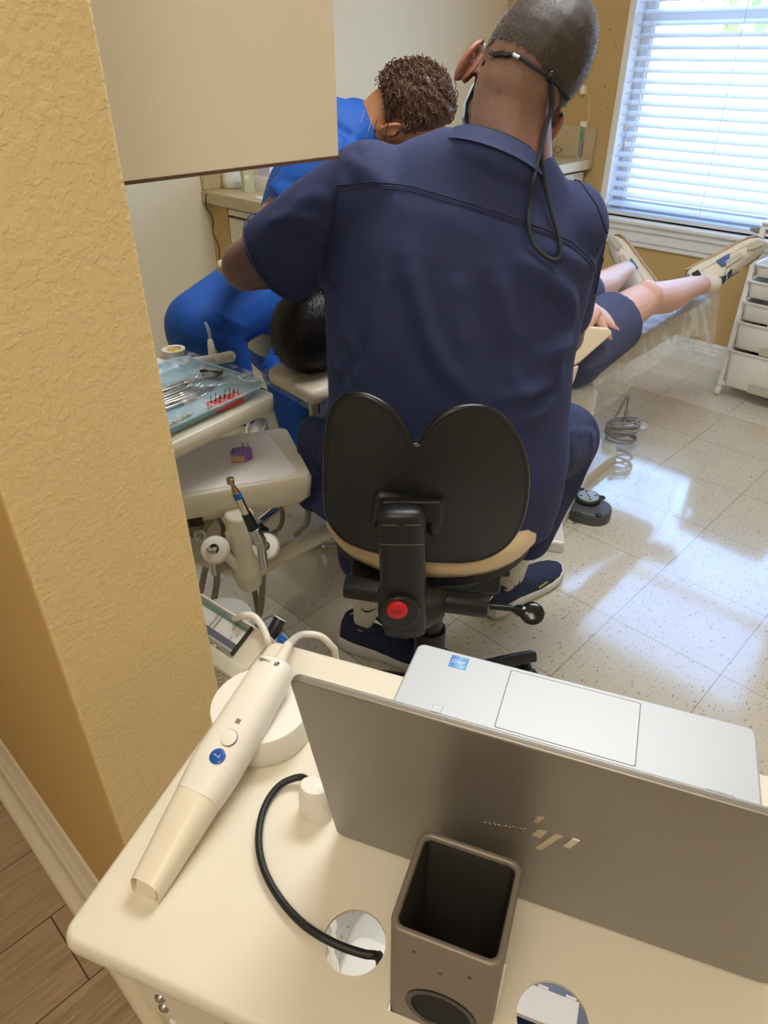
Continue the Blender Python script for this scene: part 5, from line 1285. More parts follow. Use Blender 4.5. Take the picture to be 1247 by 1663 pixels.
# collar band and undershirt
cl = [Z5(*p) for p in [(640, 40), (690, 32), (760, 45), (860, 78), (940, 108), (1000, 128), (1030, 140)]]
m = MB(); P = []
for i in range(len(cl) - 1):
    for k in range(6):
        u = k / 6; P.append(on_surface(bt_, (cl[i][0] + (cl[i + 1][0] - cl[i][0]) * u, cl[i][1] + (cl[i + 1][1] - cl[i][1]) * u + 3), .001)[0])
m = MB(); m.rings([[nc + nd * h + nx * ((.080 + o) * math.cos(a)) + ny_ * ((.068 + o) * math.sin(a)) for a in [k * math.pi / 20 for k in range(40)]] for h, o in ((-.022, .012), (-.012, .005), (.001, .0), (.004, -.002), (.003, -.005), (-.012, -.002), (-.022, .0))], closed=True)
obj('collar_band', m, M['navy'], top, smooth=True)
m = MB(); n2_ = nc + nd * .004; m.rings([[n2_ + nd * h + nx * ((.0765 + o) * math.cos(a)) + ny_ * ((.0645 + o) * math.sin(a)) for a in [k * math.pi / 20 for k in range(40)]] for h, o in ((-.02, .0), (.003, -.003), (.0045, -.005), (.003, -.007), (-.02, -.004))], closed=True)
obj('undershirt', m, M['undershirt'], t, smooth=True)
# sleeve hem stitching
m = MB(); dS = (cuL - ShL).normalized(); ux_ = dS.orthogonal().normalized(); uy_ = dS.cross(ux_)
m.tube([cuL - dS * .012 + ux_ * (.0845 * math.cos(a)) + uy_ * (.0845 * math.sin(a)) for a in [k * math.pi / 12 for k in range(24)]], .0015, 6, closed=True); obj('sleeve_hem', m, M['navy_seam'], top, smooth=True)
# trousers
m = MB()
m.ell((HpL + HpR) / 2 + V((0, .02, .01)), .215, .17, .10); m.caps([HpL + V((-.03, .0, -.0)), KnL, AnL + V((-.01, .02, .17))], [.108, .080, .062]); m.caps([HpR + V((.03, .02, 0)), KnR, AnR + V((.015, 0, .145))], [.108, .082, .060])
m.caps([aty(508, 700, 1.20), aty(512, 800, 1.18)], [.03, .04])
def pfold(me):
    bv = bvh_of(me); L = lambda pts, w, h: ([on_surface(bv, p)[0] for p in pts], w, h)
    fold(me, [L([(925, 650), (955, 700), (950, 760), (920, 830)], .012, .007), L([(935, 640), (965, 690), (965, 740)], .010, -.005), L([(915, 700), (925, 760), (890, 850)], .012, -.005), L([(505, 690), (520, 730), (500, 790)], .009, .007), L([(525, 700), (510, 760), (520, 820)], .009, -.006), L([(550, 900), (570, 930)], .01, .004)])
organic('trousers', m, M['navy_pants'], t, .007, 6, extra=pfold)
# socks and shoes
for k, (A_, hl, to, nm) in enumerate(((AnR, V((.285, 1.475, .0)), V((.545, 1.70, .0)), 'right'), (AnL, V((-.11, 1.375, 0)), V((.165, 1.275, 0)), 'left'))):
    sd_, S = shoe(t, 'running_shoe', hl, to, (0, 0, 1), .325, M['shoe_navy'], M['shoe_sole'], M['navy_seam'], 0)
    an = S @ V((.055, 0, .08)); m = MB(); m.caps([an, A_.lerp(an, .4) + V((0, 0, .03)), A_ + V((0, 0, .20))], [.024, .032, .046]); so_ = obj('sock', m, M['sock'], t, smooth=True, auto=False)
    # curved mark on the sock
    bv = bvh_of(so_.data, ORG[so_.name]); base = ((600, 985) if k else (845, 945))
    P = [on_surface(bv, (base[0] + dx, base[1] + dy), .0006) for dx, dy in ((-14, 3), (-6, 8), (4, 6), (14, 0))]
    if k == 0: P = [on_surface(bv, (852 + dx, 940 + dy), .0006) for dx, dy in ((-22, 3), (-10, 8), (2, 6), (9, -3))]
    m = MB(); m.tube([p[0] for p in P], [.0006, .0026, .0018, .0006], 6); obj('curved_mark', m, M['black_rubber'], so_, smooth=True)
    if k == 0: text('side_text', 'BROOKS', .009, S @ Matrix.Translation((.165, -.0455, .048)) @ Matrix.Rotation(math.pi / 2, 4, 'X'), mat('yellow print', 'c9c94a', .5), sd_, depth=.0008)
# eyeglass cord around the head
bh = bvh_of(body.data, ORG[body.name])
def onhead(px, py, lift=.003): 
    p, n = on_surface(bh, (px, py), lift); return p
Z3 = lambda x, y: (740 + x / 5.196, y / 5.196)
m = MB(); P = [onhead(*Z3(*p), .004) for p in [(480, 462), (530, 478), (590, 510), (660, 560), (730, 605), (775, 635)]]; m.tube(P, .0032, 8)
P2 = [onhead(*Z3(*p), .003) for p in [(790, 640), (850, 700), (900, 760), (935, 820), (955, 870)]]; m.tube(P2, .0032, 8)
st = obj('glasses_cord', m, M['black_cord'], t, smooth=True)
m = MB(); P3 = [onhead(*Z3(*p), .003) for p in [(300, 450), (340, 470), (400, 462), (440, 470), (480, 460)]]; m.tube(P3, [.002, .004, .0045, .004, .003], 8); obj('cord_end', m, M['black_gloss'], st, smooth=True); m = MB(); P3 = [onhead(*Z3(*p), .003) for p in [(955, 870), (965, 930), (950, 970)]]; m.tube(P3, [.004, .0045, .003], 8); obj('cord_end', m, M['black_gloss'], st, smooth=True)
m = MB(); P = [onhead(*Z3(*p), .0045) for p in [(500, 470), (550, 492)]]; m.tube(P, .0036, 8, smooth=False); P = [onhead(*Z3(*p), .004) for p in [(300, 425), (325, 415), (345, 440), (330, 480), (300, 495)]]; m.tube(P, .0008, 6); obj('cord_clip', m, M['steel'], st, smooth=True)
k0 = P2[0] + V((0, -.004, 0)); m = MB(); m.ell(k0, .0065, .006, .008); obj('slider_bead', m, M['black_gloss'], st, smooth=True)
def onback(px, py, lift=.006):
    d = ray(px, py).normalized(); h1_ = bt_.ray_cast(CAM, d); h2_ = bh.ray_cast(CAM, d); c = [h for h in (h1_, h2_) if h[0] is not None]
    h = min(c, key=lambda h: h[3]); return h[0] + h[1] * lift
lp1 = [k0] + [onback(*p) for p in [(893, 150), (888, 180), (880, 215), (872, 250), (862, 290), (856, 330), (855, 365), (862, 395), (878, 415), (895, 423), (906, 415), (905, 395), (897, 365), (885, 320), (877, 280), (875, 240), (880, 210)]] + [onback(889, 165, .010), k0]
m = MB(); m.tube(lp1, [(.0042, .0018)] * len(lp1), 8, flat=(1, 0, .3)) if 0 else m.tube(lp1, .0033, 8); obj('hanging_loop', m, M['black_cord'], st, smooth=True)
# face mask and its loop, glasses
m = MB(); m.m = HM; m.rings([[V((w_ * math.sin(a), .045 + (dep) * math.cos(a), z)) for a in [math.radians(-80 + 10 * k) for k in range(17)]] + [V(((w_ - .003) * math.sin(a), .035 + (dep - .003) * math.cos(a), z)) for a in [math.radians(80 - 10 * k) for k in range(17)]] for w_, dep, z in ((.044, .050, -.105), (.056, .070, -.085), (.062, .082, -.055), (.060, .078, -.03), (.058, .066, -.018))])
mk = obj('face_mask', m, M['mask_blue'], t, smooth=True)
m = MB(); m.tube([onhead(*Z3(*p), .0015) for p in [(250, 520), (180, 640), (110, 760), (50, 870), (10, 960)]], .0016, 6); obj('ear_loop', m, M['black_rubber'], mk, smooth=True)
m = MB(HM)
for sx in (-1, 1): m.tube([(sx * (.034 + .026 * math.cos(a)), .112 - .012 * abs(math.cos(a)), -.008 + .018 * math.sin(a)) for a in [k * math.pi / 8 for k in range(16)]], .0014, 6, closed=True); m.tube([(sx * .062, .098, -.004), (sx * .078, .06, -.006), (sx * .082, .0, -.018), (sx * .080, -.012, -.028)], .0016, 6)
obj('glasses', m, M['black_gloss'], t, smooth=True)
m = MB(HM)
for sx in (-1, 1): m.ell((sx * .020, .093, -.008), .0001, .0001, .0001) if 0 else None; m.ell((sx * .030, .080, -.008), .011, .008, .006)
# ================================================================== DENTAL CHAIR
AX = V((math.cos(math.radians(47)), math.sin(math.radians(47)), 0)); AY = V((-AX.y, AX.x, 0))
t = thing('dental_chair', 'tan reclined dental chair with plastic covered leg rest', 'dental chair', V((.72, 2.25, 0)))
# legrest, near edge surveyed
e0, e1_ = atz(1030, 556, .49), atz(1163, 481, .555)
dx_ = (e1_ - e0).normalized()
e0 = e0 - dx_ * .30
def pad(m, p, q, side, w, h, r=.03, n=2, taper=0):
    """long cushion: near top edge from p to q, extends w towards side, h down"""
    d = (q - p); L = d.length; d.normalize(); s_ = V(side).normalized(); up = s_.cross(d) ; up = up if up.z > 0 else -up
    rings = []
    for u, k in ((0, .7), (.01, .88), (.03, .97), (.06, 1), (.94, 1), (.97, .97), (.99, .88), (1, .7)):
        R = []
        ww = w * (1 - taper * u)
        for (x, y) in rrect(0, ww, -h, 0, r * .9, 5):
            x2 = ww / 2 + (x - ww / 2) * (1 - (1 - k) * .4); y2 = -h / 2 + (y + h / 2) * k
            R.append(p + d * (L * u) + s_ * (x2 + (w - ww) / 2) + up * y2)
        rings.append(R)
    m.rings(rings)
m = MB(); pad(m, e0, e1_, AY, .42, .085); obj('leg_rest', m, M['cream_dark'], t, smooth=True)
s0_ = V((.40, 1.62, .52)); s1_ = e0 + V((.0, .0, .0))
m = MB(); pad(m, V((.36, 1.70, .485)), e0 + dx_ * .02, AY, .46, .10); obj('seat', m, M['tan_vinyl'], t, smooth=True)
b0, b1 = V((.38, 1.71, .50)), V((.07, 1.44, .64)); 
m = MB(); pad(m, b1 + V((-.02, .08, 0)), b0, AY, .44, .085); obj('backrest', m, M['tan_vinyl'], t, smooth=True)
# side cushion and arm by the patient's hand
q0, q1 = aty(912, 632, 1.72), aty(992, 545, 1.93)
ar_ = [aty(*p) for p in ((955, 530, 1.93), (992, 533, 1.95), (997, 542, 1.95), (943, 590, 1.86), (914, 605, 1.83), (918, 575, 1.84))]
off = V((-.05, .06, -.012)); 
m = MB(); m.rings([ar_, [p + off for p in ar_]]); obj('armrest', m, M['tan_vinyl'], t, bevel=.008, seg=3)
ar_ = [aty(*p) for p in ((943, 592, 1.86), (936, 615, 1.85), (925, 640, 1.84), (905, 640, 1.82), (905, 605, 1.83))]
m = MB(); m.rings([ar_, [p + off * 1.2 for p in ar_]]); obj('side_cushion', m, M['tan_vinyl'], t, bevel=.008, seg=3)
m = MB(); m.caps([V((.44, 1.98, .40)), V((.80, 2.34, .42))], [.05, .05]); m.box(.42, .66, 2.0, 2.3, .30, .46); obj('seat_frame', m, M['exam_white'], t, bevel=.02, seg=3)
# headrest with its bar
hq = aty(512, 606, 1.53)
m = MB(); HR = look(hq + V((-.005, 0, -.012)), AX, (0.0, -.15, 1)); m.m = HR
m.rings([[V((x, y * k, z * k2)) for y, z in rrect(-.085, .085, -.02, .02, .018, 5)] for x, k, k2 in ((-.075, .8, .6), (-.068, .93, .88), (-.04, 1, 1), (.05, 1, 1), (.07, .93, .88), (.08, .8, .6))])
hd_ = obj('headrest', m, M['tan_vinyl'], t, smooth=True)
m = MB(); hb0 = aty(505, 640, 1.57)
m.tube([hq + V((.0, .02, -.03)), aty(508, 640, 1.58), aty(509, 690, 1.60), aty(500, 730, 1.64), V((.0, 1.78, .40))], .011, 12); m.tube([aty(522, 640, 1.6), aty(524, 690, 1.62), aty(505, 735, 1.66)], .006, 10); obj('headrest_bar', m, M['grey_pole'], hd_, smooth=True)
m = MB(); m.tube([aty(540, 650, 1.6), aty(515, 690, 1.55), aty(503, 730, 1.5), aty(510, 790, 1.5)], .009, 12); obj('hose', m, M['grey_hose'], t, smooth=True)
# base
BP = [atz(*p, .045) for p in ((917, 880), (913, 850), (940, 800), (955, 772), (985, 748), (1003, 735), (1003, 722), (985, 712))] + [V((.62, 2.62, .045)), V((.38, 2.42, .045)), V((.22, 1.95, .045)), V((.36, 1.82, .045))]
def offp(P, k):
    c = sum(P, V()) / len(P); return [c + (p - c) * k for p in P]
m = MB(); m.rings([[V((p.x, p.y, 0)) for p in BP], [V((p.x, p.y, .035)) for p in BP], [V((p.x, p.y, .045)) for p in offp(BP, .97)]]); obj('base_plate', m, M['exam_white'], t, bevel=.004, seg=2)
pc = V((.66, 2.30, 0)); m = MB()
secs = [(0.04, .16, .12), (.12, .145, .11), (.22, .14, .105), (.32, .15, .11), (.38, .14, .10), (.42, .10, .08), (.43, .05, .04)]
R_ = Matrix.Rotation(math.radians(47), 3, 'Z')
pf = atz(972, 660, .36)
m.loft([(V((pf.x - .115, pf.y + .05, z)), a * .8, b * .8, R_) for z, a, b in secs], 36); obj('pedestal', m, M['exam_white'], t, smooth=True)
m = MB(); m.caps([V((pf.x - .12, pf.y + .05, .40)), V((.55, 2.1, .42))], [.07, .07]); obj('lift_arm', m, M['exam_white'], t, smooth=True)
# plastic cover over the leg rest
def drape():
    m = MB(); vs, fs = [], []; NU, NV = 70, 34; rr = random.Random(1)
    p0, p1 = e0 + dx_ * .02, e1_ + dx_ * .012; L = (p1 - p0).length; d = dx_
    for i in range(NU):
        u = i / (NU - 1)
        for j in range(NV):
            v = j / (NV - 1)
            base = p0 + d * (L * u)
            x_ = base.copy()
            wr = noise.noise(V((u * 26, v * 6, 1))) * .006 + noise.noise(V((u * 60, v * 14, 3))) * .003
            if v < .45:     # top surface
                k = 1 - v / .45; x_ += AY * (.42 * k) + V((0, 0, .006)) + V((0, 0, 1)) * abs(wr)
            else:           # hangs down the near side
                k = (v - .45) / .55
                drop = .085 + .05 * max(0, math.sin(u * 7 - .4)) + (.16 if u > .8 else 0) * (u - .8) * 5
                x_ += -AY * (.006 + .05 * k * abs(math.sin(u * 9)) + wr * 2 * k) + V((0, 0, -drop * k + .004)) + d * (.02 * k * math.sin(u * 14))
            vs.append(x_)
    for i in range(NU - 1):
        for j in range(NV - 1): fs.append((i * NV + j, (i + 1) * NV + j, (i + 1) * NV + j + 1, i * NV + j + 1))
    m._add(vs, fs)
    # foot end flap
    b = len(m.v); n1, n2 = 26, 26; vs, fs = [], []
    P = [aty(1163, 476, (e1_.y)), aty(1178, 500, e1_.y + .0), aty(1187, 535, e1_.y)]
    for i in range(n1):
        u = i / (n1 - 1)
        for j in range(n2):
            v = j / (n2 - 1); wr = noise.noise(V((u * 9, v * 7, 9))) * .02
            x_ = e1_ + AY * (.42 * u) + d * (.015 + .10 * v * (1 - .2 * u) + wr) + V((0, 0, .006 - .30 * v ** 1.3 * (1 - .25 * u) + wr * .5)); vs.append(x_)
    for i in range(n1 - 1):
        for j in range(n2 - 1): fs.append((i * n2 + j, (i + 1) * n2 + j, (i + 1) * n2 + j + 1, i * n2 + j + 1))
    m._add(vs, fs); return m
o = obj('plastic_cover', drape(), M['film'], smooth=True, auto=False, origin=e1_); tag(o, 'clear wrinkled plastic cover draped over the chair leg rest', 'plastic cover')
# second sheet: hangs low between the arm and the leg rest
m = MB(); vs, fs = [], []; A1 = [aty(915, 640, 1.84), aty(960, 618, 1.95), aty(1030, 592, 2.12)]; A2 = [aty(925, 668, 1.86), aty(975, 700, 2.0), aty(1085, 560, 2.30)]
NU, NV = 30, 16
def bez(P, u): return P[0] * (1 - u) ** 2 + P[1] * 2 * u * (1 - u) + P[2] * u * u
for i in range(NU):
    u = i / (NU - 1)
    for j in range(NV):
        v = j / (NV - 1); p = bez(A1, u).lerp(bez(A2, u), v); p += V((-.5, .5, 0)) * noise.noise(V((u * 12, v * 4, 5))) * .018; vs.append(p)
for i in range(NU - 1):
    for j in range(NV - 1): fs.append((i * NV + j, (i + 1) * NV + j, (i + 1) * NV + j + 1, i * NV + j + 1))
m._add(vs, fs); tag(obj('plastic_sheet', m, M['film_thin'], smooth=True, auto=False, origin=A1[1]), 'thin clear plastic hanging below the patient shorts beside the arm rest', 'plastic sheet')
# plastic bag over the headrest
m = MB(HR); m.rings([[V((x, y * k, z * k2 + .002 * math.sin(x * 200 + y * 90))) for y, z in rrect(-.090, .090, -.025, .025, .022, 8)] for x, k, k2 in ((-.084, .75, .4), (-.08, .95, .9), (-.04, 1.01, 1.03), (.0, 1.0, 1.0), (.05, 1.01, 1.05), (.085, .98, 1.0))], cap=False)
n_ = obj('headrest_cover', m, M['film_thin'], smooth=True, auto=False, origin=hq); tag(n_, 'clear plastic bag over the dental chair headrest', 'plastic cover')
# ================================================================== PATIENT
t = thing('person', 'person in navy shorts and cream sneakers reclining in the dental chair', 'person', V((.5, 2.0, .5)))
HDc = aty(514, 526, 1.545)
hx = (AX * .96 + V((0, 0, -.12))).normalized()                 # head to feet
HZp = -hx; HYp = V((0.1, -.05, 1)); HYp = (HYp - HZp * HYp.dot(HZp)).normalized(); HXp = HYp.cross(HZp)
HP = basis(HDc, HXp, HYp, HZp); R3p = HP.to_3x3().to_4x4()
Kn1, Hp1 = aty(1047, 486, 2.30), V((.55, 2.02, .575)); An1 = aty(1143, 462, 2.60)
Kn2, Hp2 = aty(958, 470, 2.42), V((.42, 2.18, .575)); An2 = aty(1016, 440, 2.74)
Sh1, Sh2 = V((.17, 1.62, .73)), V((-.04, 1.88, .73)); Ch = V((.20, 1.86, .70)); Pv = V((.48, 2.10, .585))
m = MB(); head_shape(m, HP, R3p, .98)
for sx in (-1, 1): ear(m, HP, R3p, sx, .98, .0, -.035, .6)
m.cap(HP @ V((0, -.01, -.07)), HP @ V((0, -.02, -.15)), .055, .06)
nk = HP @ V((0, -.02, -.14)); m.cap(nk, Sh1, .06, .055); m.cap(nk, Sh2, .06, .055); m.caps([nk, Ch, Pv], [.08, .13, .12])
El1, Ha1 = V((.40, 1.76, .60)), aty(974, 506, 2.04); m.caps([Sh1, El1, Ha1 + V((-.03, -.03, .005))], [.05, .040, .027])
El2 = V((.1, 2.12, .66)); m.caps([Sh2, El2, V((.34, 2.22, .72))], [.05, .040, .027])
m.caps([Hp1, Kn1], [.085, .056]); m.ell(Kn1 + V((0, -.008, .012)), .054, .05, .050)
m.caps([Kn1, Kn1.lerp(An1, .35) + V((.0, .0, -.012)), Kn1.lerp(An1, .75), An1], [.052, .055, .040, .032])
m.caps([Hp2, Kn2], [.085, .056]); m.caps([Kn2, Kn2.lerp(An2, .35) + V((0, 0, -.012)), Kn2.lerp(An2, .75), An2], [.052, .054, .040, .032])
pb2 = organic('body', m, M['skin_fair'], t, .005, 5)
hd = aty(994, 522, 2.07) - aty(963, 502, 2.03)
hand('hand', Ha1 + V((-.03, -.02, .012)), hd, (.1, -.35, .9), M['skin_fair'], t, .16, 1.0, side=-1, voxel=.0024)
hand('hand', V((.34, 2.22, .72)), V((.6, .1, -.2)), (0, 0, 1), M['skin_fair'], t, .3, 1.0, side=1, voxel=.004)
# hair
HPi = HP.inverted()
def ph_(p):
    q = HPi @ p; return q.z > -.05 + noise.noise(q * 70) * .004 and q.y < .075 + .6 * max(0, q.z) and q.length < .17 and not (abs(q.x) > .06 and q.z < -.005 and q.y > -.03)
hs = shell(pb2, 'hair', ph_, .004, M['hair_dark'], t)
m = MB(); rr = random.Random(9); hv = list(hs.data.vertices); crown = HP @ V((.01, -.05, .085))
for k in range(9000):
    v = rr.choice(hv); p = v.co + ORG[hs.name] + V((rr.uniform(-1, 1), rr.uniform(-1, 1), rr.uniform(-1, 1))) * .002 - v.normal * .002; ra = p - crown; ra = ra - v.normal * ra.dot(v.normal)
    if ra.length > 1e-4: ra.normalize()
    sw = v.normal.cross(ra) * .4
    L_ = rr.uniform(.010, .020); d = (ra + sw + v.normal * rr.uniform(.15, .5) + V((rr.gauss(0, .2), rr.gauss(0, .2), rr.gauss(0, .2)))).normalized()
    u = d.cross(v.normal); u = u.normalized() * .00045 if u.length > 1e-4 else V((.0004, 0, 0)); mid = p + d * L_ * .5 + v.normal * .001
    m._add([p - u, p + u, mid + u * .8, mid - u * .8, p + d * L_ - v.normal * .002], [(0, 1, 2, 3), (3, 2, 4)])
obj('hair_strands', m, M['hair_dark'], hs)['kind'] = 'stuff'
# shirt, shorts
m = MB(); m.caps([nk + hx * .03, Ch + V((0, 0, .01)), Pv + V((0, 0, .02))], [.075, .155, .145]); m.cap(Sh1, Sh2, .085, .085); m.cap(Sh1, Sh1.lerp(El1, .7), .075, .07); m.cap(Sh2, Sh2.lerp(El2, .7), .075, .07)
organic('shirt', m, M['shirt_grey'], t, .009, 6)
m = MB(); m.ell(Pv, .18, .16, .13); f1 = Hp1.lerp(Kn1, .60); f2 = Hp2.lerp(Kn2, .86)
dl = (Kn1 - Hp1).normalized(); m.lathe([(.10, 0), (.105, .1), (.098, (f1 - Hp1).length), (.092, (f1 - Hp1).length + .003)], Hp1 + V((0, .0, -.012)), dl, 28); m.cap(Hp2, f2, .10, .082)
hz_ = [aty(985, 480, 2.2), aty(1010, 600, 2.16)]
m.cap(Hp1 + V((.0, -.02, -.02)), f1 + V((-.03, -.02, -.030)), .10, .088)
def sf(me):
    bv = bvh_of(me); L = lambda pts, w, h: ([on_surface(bv, p)[0] for p in pts], w, h)
    fold(me, [L([(985, 480), (1010, 520), (1005, 570)], .008, .004), L([(960, 600), (990, 580), (1025, 560)], .010, .004), L([(945, 590), (980, 600), (1000, 590)], .01, -.004), L([(1020, 500), (1018, 550)], .006, -.004)])
sh_ = organic('shorts', m, M['shorts'], t, .006, 4, extra=sf)
bs = bvh_of(sh_.data, ORG[sh_.name]); m = MB()
# sneakers
def sneaker(an, heel, toe, up, txt):
    so, S = shoe(t, 'sneaker', heel, toe, up, .305, M['shoe_cream'], M['shoe_cream'], M['lace'], 1)
    m = MB(S); m.rings([[V((px, w_ * s_ * 1.06, z)) for px, w_, s_ in [(0, .03, 1), (.06, .037, 1), (.11, .036, 1), (.16, .043, 1), (.20, .049, 1), (.24, .048, 1), (.27, .038, 1), (.296, .012, 1), (.296, .012, -1), (.27, .038, -1), (.24, .048, -1), (.20, .049, -1), (.16, .043, -1), (.11, .036, -1), (.06, .037, -1), (0, .03, -1)]] for z in (-.004, .004)]); obj('outsole', m, M['gum'], so, bevel=.002)
    for s_ in (-1, 1):
        m = MB(S); pts = []
        P = [(.215, .046, .028), (.262, .040, .026), (.288, .022, .024), (.286, .010, .034), (.262, .026, .043), (.225, .035, .049), (.205, .040, .048)]
        m.rings([[V((x, s_ * (y + o), z)) for x, y, z in P] for o in (.0, .0035)]); obj('toe_overlay', m, M['shoe_suede'], so, bevel=.001)
        m = MB(S); P = [(.115, .0285, .072), (.185, .036, .060), (.180, .043, .044), (.12, .0375, .050)]
        m.rings([[V((x, s_ * (y + o), z)) for x, y, z in P] for o in (.0005, .0045)]); obj('lace_panel', m, M['shoe_suede'], so, bevel=.001)
        m = MB(S); P = [(.10, .0365, .028), (.150, .0425, .028), (.135, .0375, .055), (.105, .034, .062)]
        m.rings([[V((x, s_ * (y + o), z)) for x, y, z in P] for o in (.0005, .0035)]); obj('side_stripe', m, M['shoe_blue'], so, bevel=.001)
    m = MB(S); P = [(.002, -.016, .045), (.002, .016, .045), (.003, .014, .088), (.003, -.014, .088)]
    m.rings([[V((x - o, y, z)) for x, y, z in P] for o in (-.004, .004)]); hp_ = obj('heel_patch', m, M['black_rubber'], so, bevel=.001)
    for s_ in (-1, 1):
        m = MB(S); P = [(.004, .030, .030), (.030, .0345, .030), (.026, .0315, .086), (.006, .027, .086)]
        m.rings([[V((x, s_ * (y + o), z)) for x, y, z in P] for o in (.0, .0045)]); sp_ = obj('heel_patch', m, M['black_rubber'], so, bevel=.001)
        if txt: text('heel_text', txt, .011, S @ basis((.018, s_ * .0372, .058), V((0, 0, s_)), V((-1, 0, 0)), V((0, s_, 0))), M['pure_white'], sp_, depth=.0012)
    m = MB(S); m.rings([wsec2 for wsec2 in [[V((.105 + .03 * u, .020 * math.cos(a), .088 - .012 * u + .003 * math.sin(a))) for a in [2 * math.pi * i / 12 for i in range(12)]] for u in (-.4, 0, 1)]]); obj('tongue', m, M['shoe_tongue'], so, smooth=True)
    if txt: text('heel_text', txt, .010, S @ basis((-.0025, 0, .066), V((0, 0, 1)), V((0, 1, 0)), V((-1, 0, 0))), M['pure_white'], hp_, depth=.0006)
    m = MB(); a_ = S @ V((.055, 0, .085)); m.cap(a_, an, .034, .036); obj('sock', m, M['sock'], t, smooth=True, auto=False)
    return S
# near foot turned out to the right, far foot turned in
t1, h1_ = aty(1236, 418, 2.66), aty(1128, 462, 2.70)
h1_ = An1 + (An1 - Kn1).normalized() * .02 + V((0, .055, -.05)); 
hA, tA = aty(1112, 446, 2.68), aty(1240, 412, 2.70)
a_, b_, c_ = LB(1160, 440); sneaker(An1, aty(1112, 448, 2.68), aty(1222, 398, 2.72), -b_ * .75 + a_ * .3 - c_ * .75, '')
a_, b_, c_ = LB(1030, 430); sneaker(An2, aty(1068, 470, 2.76), aty(1018, 408, 2.92), -a_ * .9 - c_ * .35 - b_ * .3, 'BALANCE')
# ================================================================== ASSISTANT
t = thing('person', 'person with curly hair in royal blue scrubs bending over the patient from the far side', 'person', V((-.25, 2.0, 0)))
HC2 = aty(668, 182, 2.02); LR3, LU3, LF3 = LB(668, 182)
hz = (LR3 * .9 + LU3 * .22 - LF3 * .12).normalized(); hy = (-LU3 * .95 + LR3 * .2 + LF3 * .28); hy = (hy - hz * hy.dot(hz)).normalized(); hx2 = hy.cross(hz)
HA = basis(HC2, hx2, hy, hz); R3a = HA.to_3x3().to_4x4()
N0 = aty(588, 222, 2.02)
SA, SB = aty(530, 262, 1.93), aty(575, 205, 2.22)
EA, HAa = aty(432, 372, 1.88), aty(388, 430, 1.62)
m = MB(); head_shape(m, HA, R3a, .93)
for sx in (-1, 1): ear(m, HA, R3a, sx, 1.05, .008, -.05, .9)
m.cap(N0, HA @ V((0, -.02, -.06)), .058, .052); m.cap(N0, N0 - CX * .07 + V((0, 0, -.05)), .05, .05)
m.caps([SA, EA, HAa], [.05, .043, .03]); m.caps([SB, V((.1, 2.15, .9)), V((.0, 1.9, .86))], [.05, .042, .03]); m.caps([N0 - CX * .06, V((-.2, 2.1, .7))], [.07, .12])
ab = organic('body', m, M['skin_tan'], t, .005, 4)
hand('glove', aty(380, 434, 1.60), CX * 1 + V((0, .2, -.1)), (0, .2, 1), M['gloves'], t, .8, .85, side=1, voxel=.004)
hand('glove', V((.0, 1.9, .86)), V((-.3, -.8, -.2)), (0, 0, 1), M['gloves'], t, .8, .95, side=1, voxel=.004)
m = MB(); m.ell(N0 + V((-.012, .0, .002)), .050, .085, .080); m.cap(N0 + V((-.02, 0, 0)), aty(525, 215, 2.0), .078, .085); m.cap(N0 - CX * .055 + V((0, 0, -.03)), SA + V((.02, .02, -.01)), .075, .075); m.cap(N0 - CX * .055 + V((0, .0, -.03)), SB, .072, .07); m.caps([N0 - CX * .08 + V((0, .02, -.06)), aty(520, 330, 2.05), V((-.26, 2.12, .72)), V((-.27, 2.08, .62))], [.085, .15, .165, .17])
m.cap(SA, SA.lerp(EA, .50), .072, .066); e_ = SA.lerp(EA, .5); m.lathe([(.066, 0), (.064, .035)], e_, EA - SA, 20); m.cap(SB, V((.08, 2.16, .98)), .07, .065)
def af(me):
    bv = bvh_of(me); L = lambda pts, w, h: ([on_surface(bv, p)[0] for p in pts], w, h)
    fold(me, [L([(560, 200), (575, 220), (570, 260)], .014, .008), L([(535, 215), (560, 235)], .012, .006), L([(535, 190), (550, 215)], .012, -.005), L([(450, 290), (480, 300), (510, 290)], .012, -.005)])
at = organic('scrub_top', m, M['royal'], t, .007, 6, extra=af)
# trousers, near thigh and both shins
HPa = aty(476, 436, 2.04); KA = aty(326, 530, 1.70); AA = aty(392, 662, 1.85)
HPb = V((-.20, 2.08, .62)); KB = aty(462, 603, 1.80); ABk = aty(500, 735, 1.80)
m = MB(); m.caps([HPa, KA], [.115, .088]); m.ell(KA + V((.0, .0, -.01)), .088, .088, .094); m.caps([KA + V((.02, .02, -.01)), AA], [.080, .055]); m.caps([HPb, KB], [.10, .062]); m.caps([KB, ABk, V((-.13, 1.86, .10))], [.058, .062, .06]); m.cap(HPa, HPb, .13, .13)
def af2(me):
    bv = bvh_of(me); L = lambda pts, w, h: ([on_surface(bv, p)[0] for p in pts], w, h)
    fold(me, [L([(330, 520), (355, 540), (385, 545)], .008, -.004), L([(345, 505), (370, 520), (400, 530)], .007, .004), L([(300, 555), (320, 575), (345, 580)], .008, -.005), L([(320, 545), (340, 560), (370, 560)], .007, .004), L([(330, 480), (350, 495)], .008, .003)])
organic('trousers', m, M['royal'], t, .007, 6, extra=af2)
shoe(t, 'sneaker', AA + V((.06, -.02, -.10)), AA + V((.02, -.26, -.12)), (0, 0, 1), .27, M['shoe_cream'], M['shoe_sole'], M['lace'], 1)
shoe(t, 'sneaker', V((-.13, 1.93, 0)), V((-.02, 1.68, 0)), (0, 0, 1), .27, M['shoe_cream'], M['shoe_sole'], M['lace'], 1)
HAi = HA.inverted()
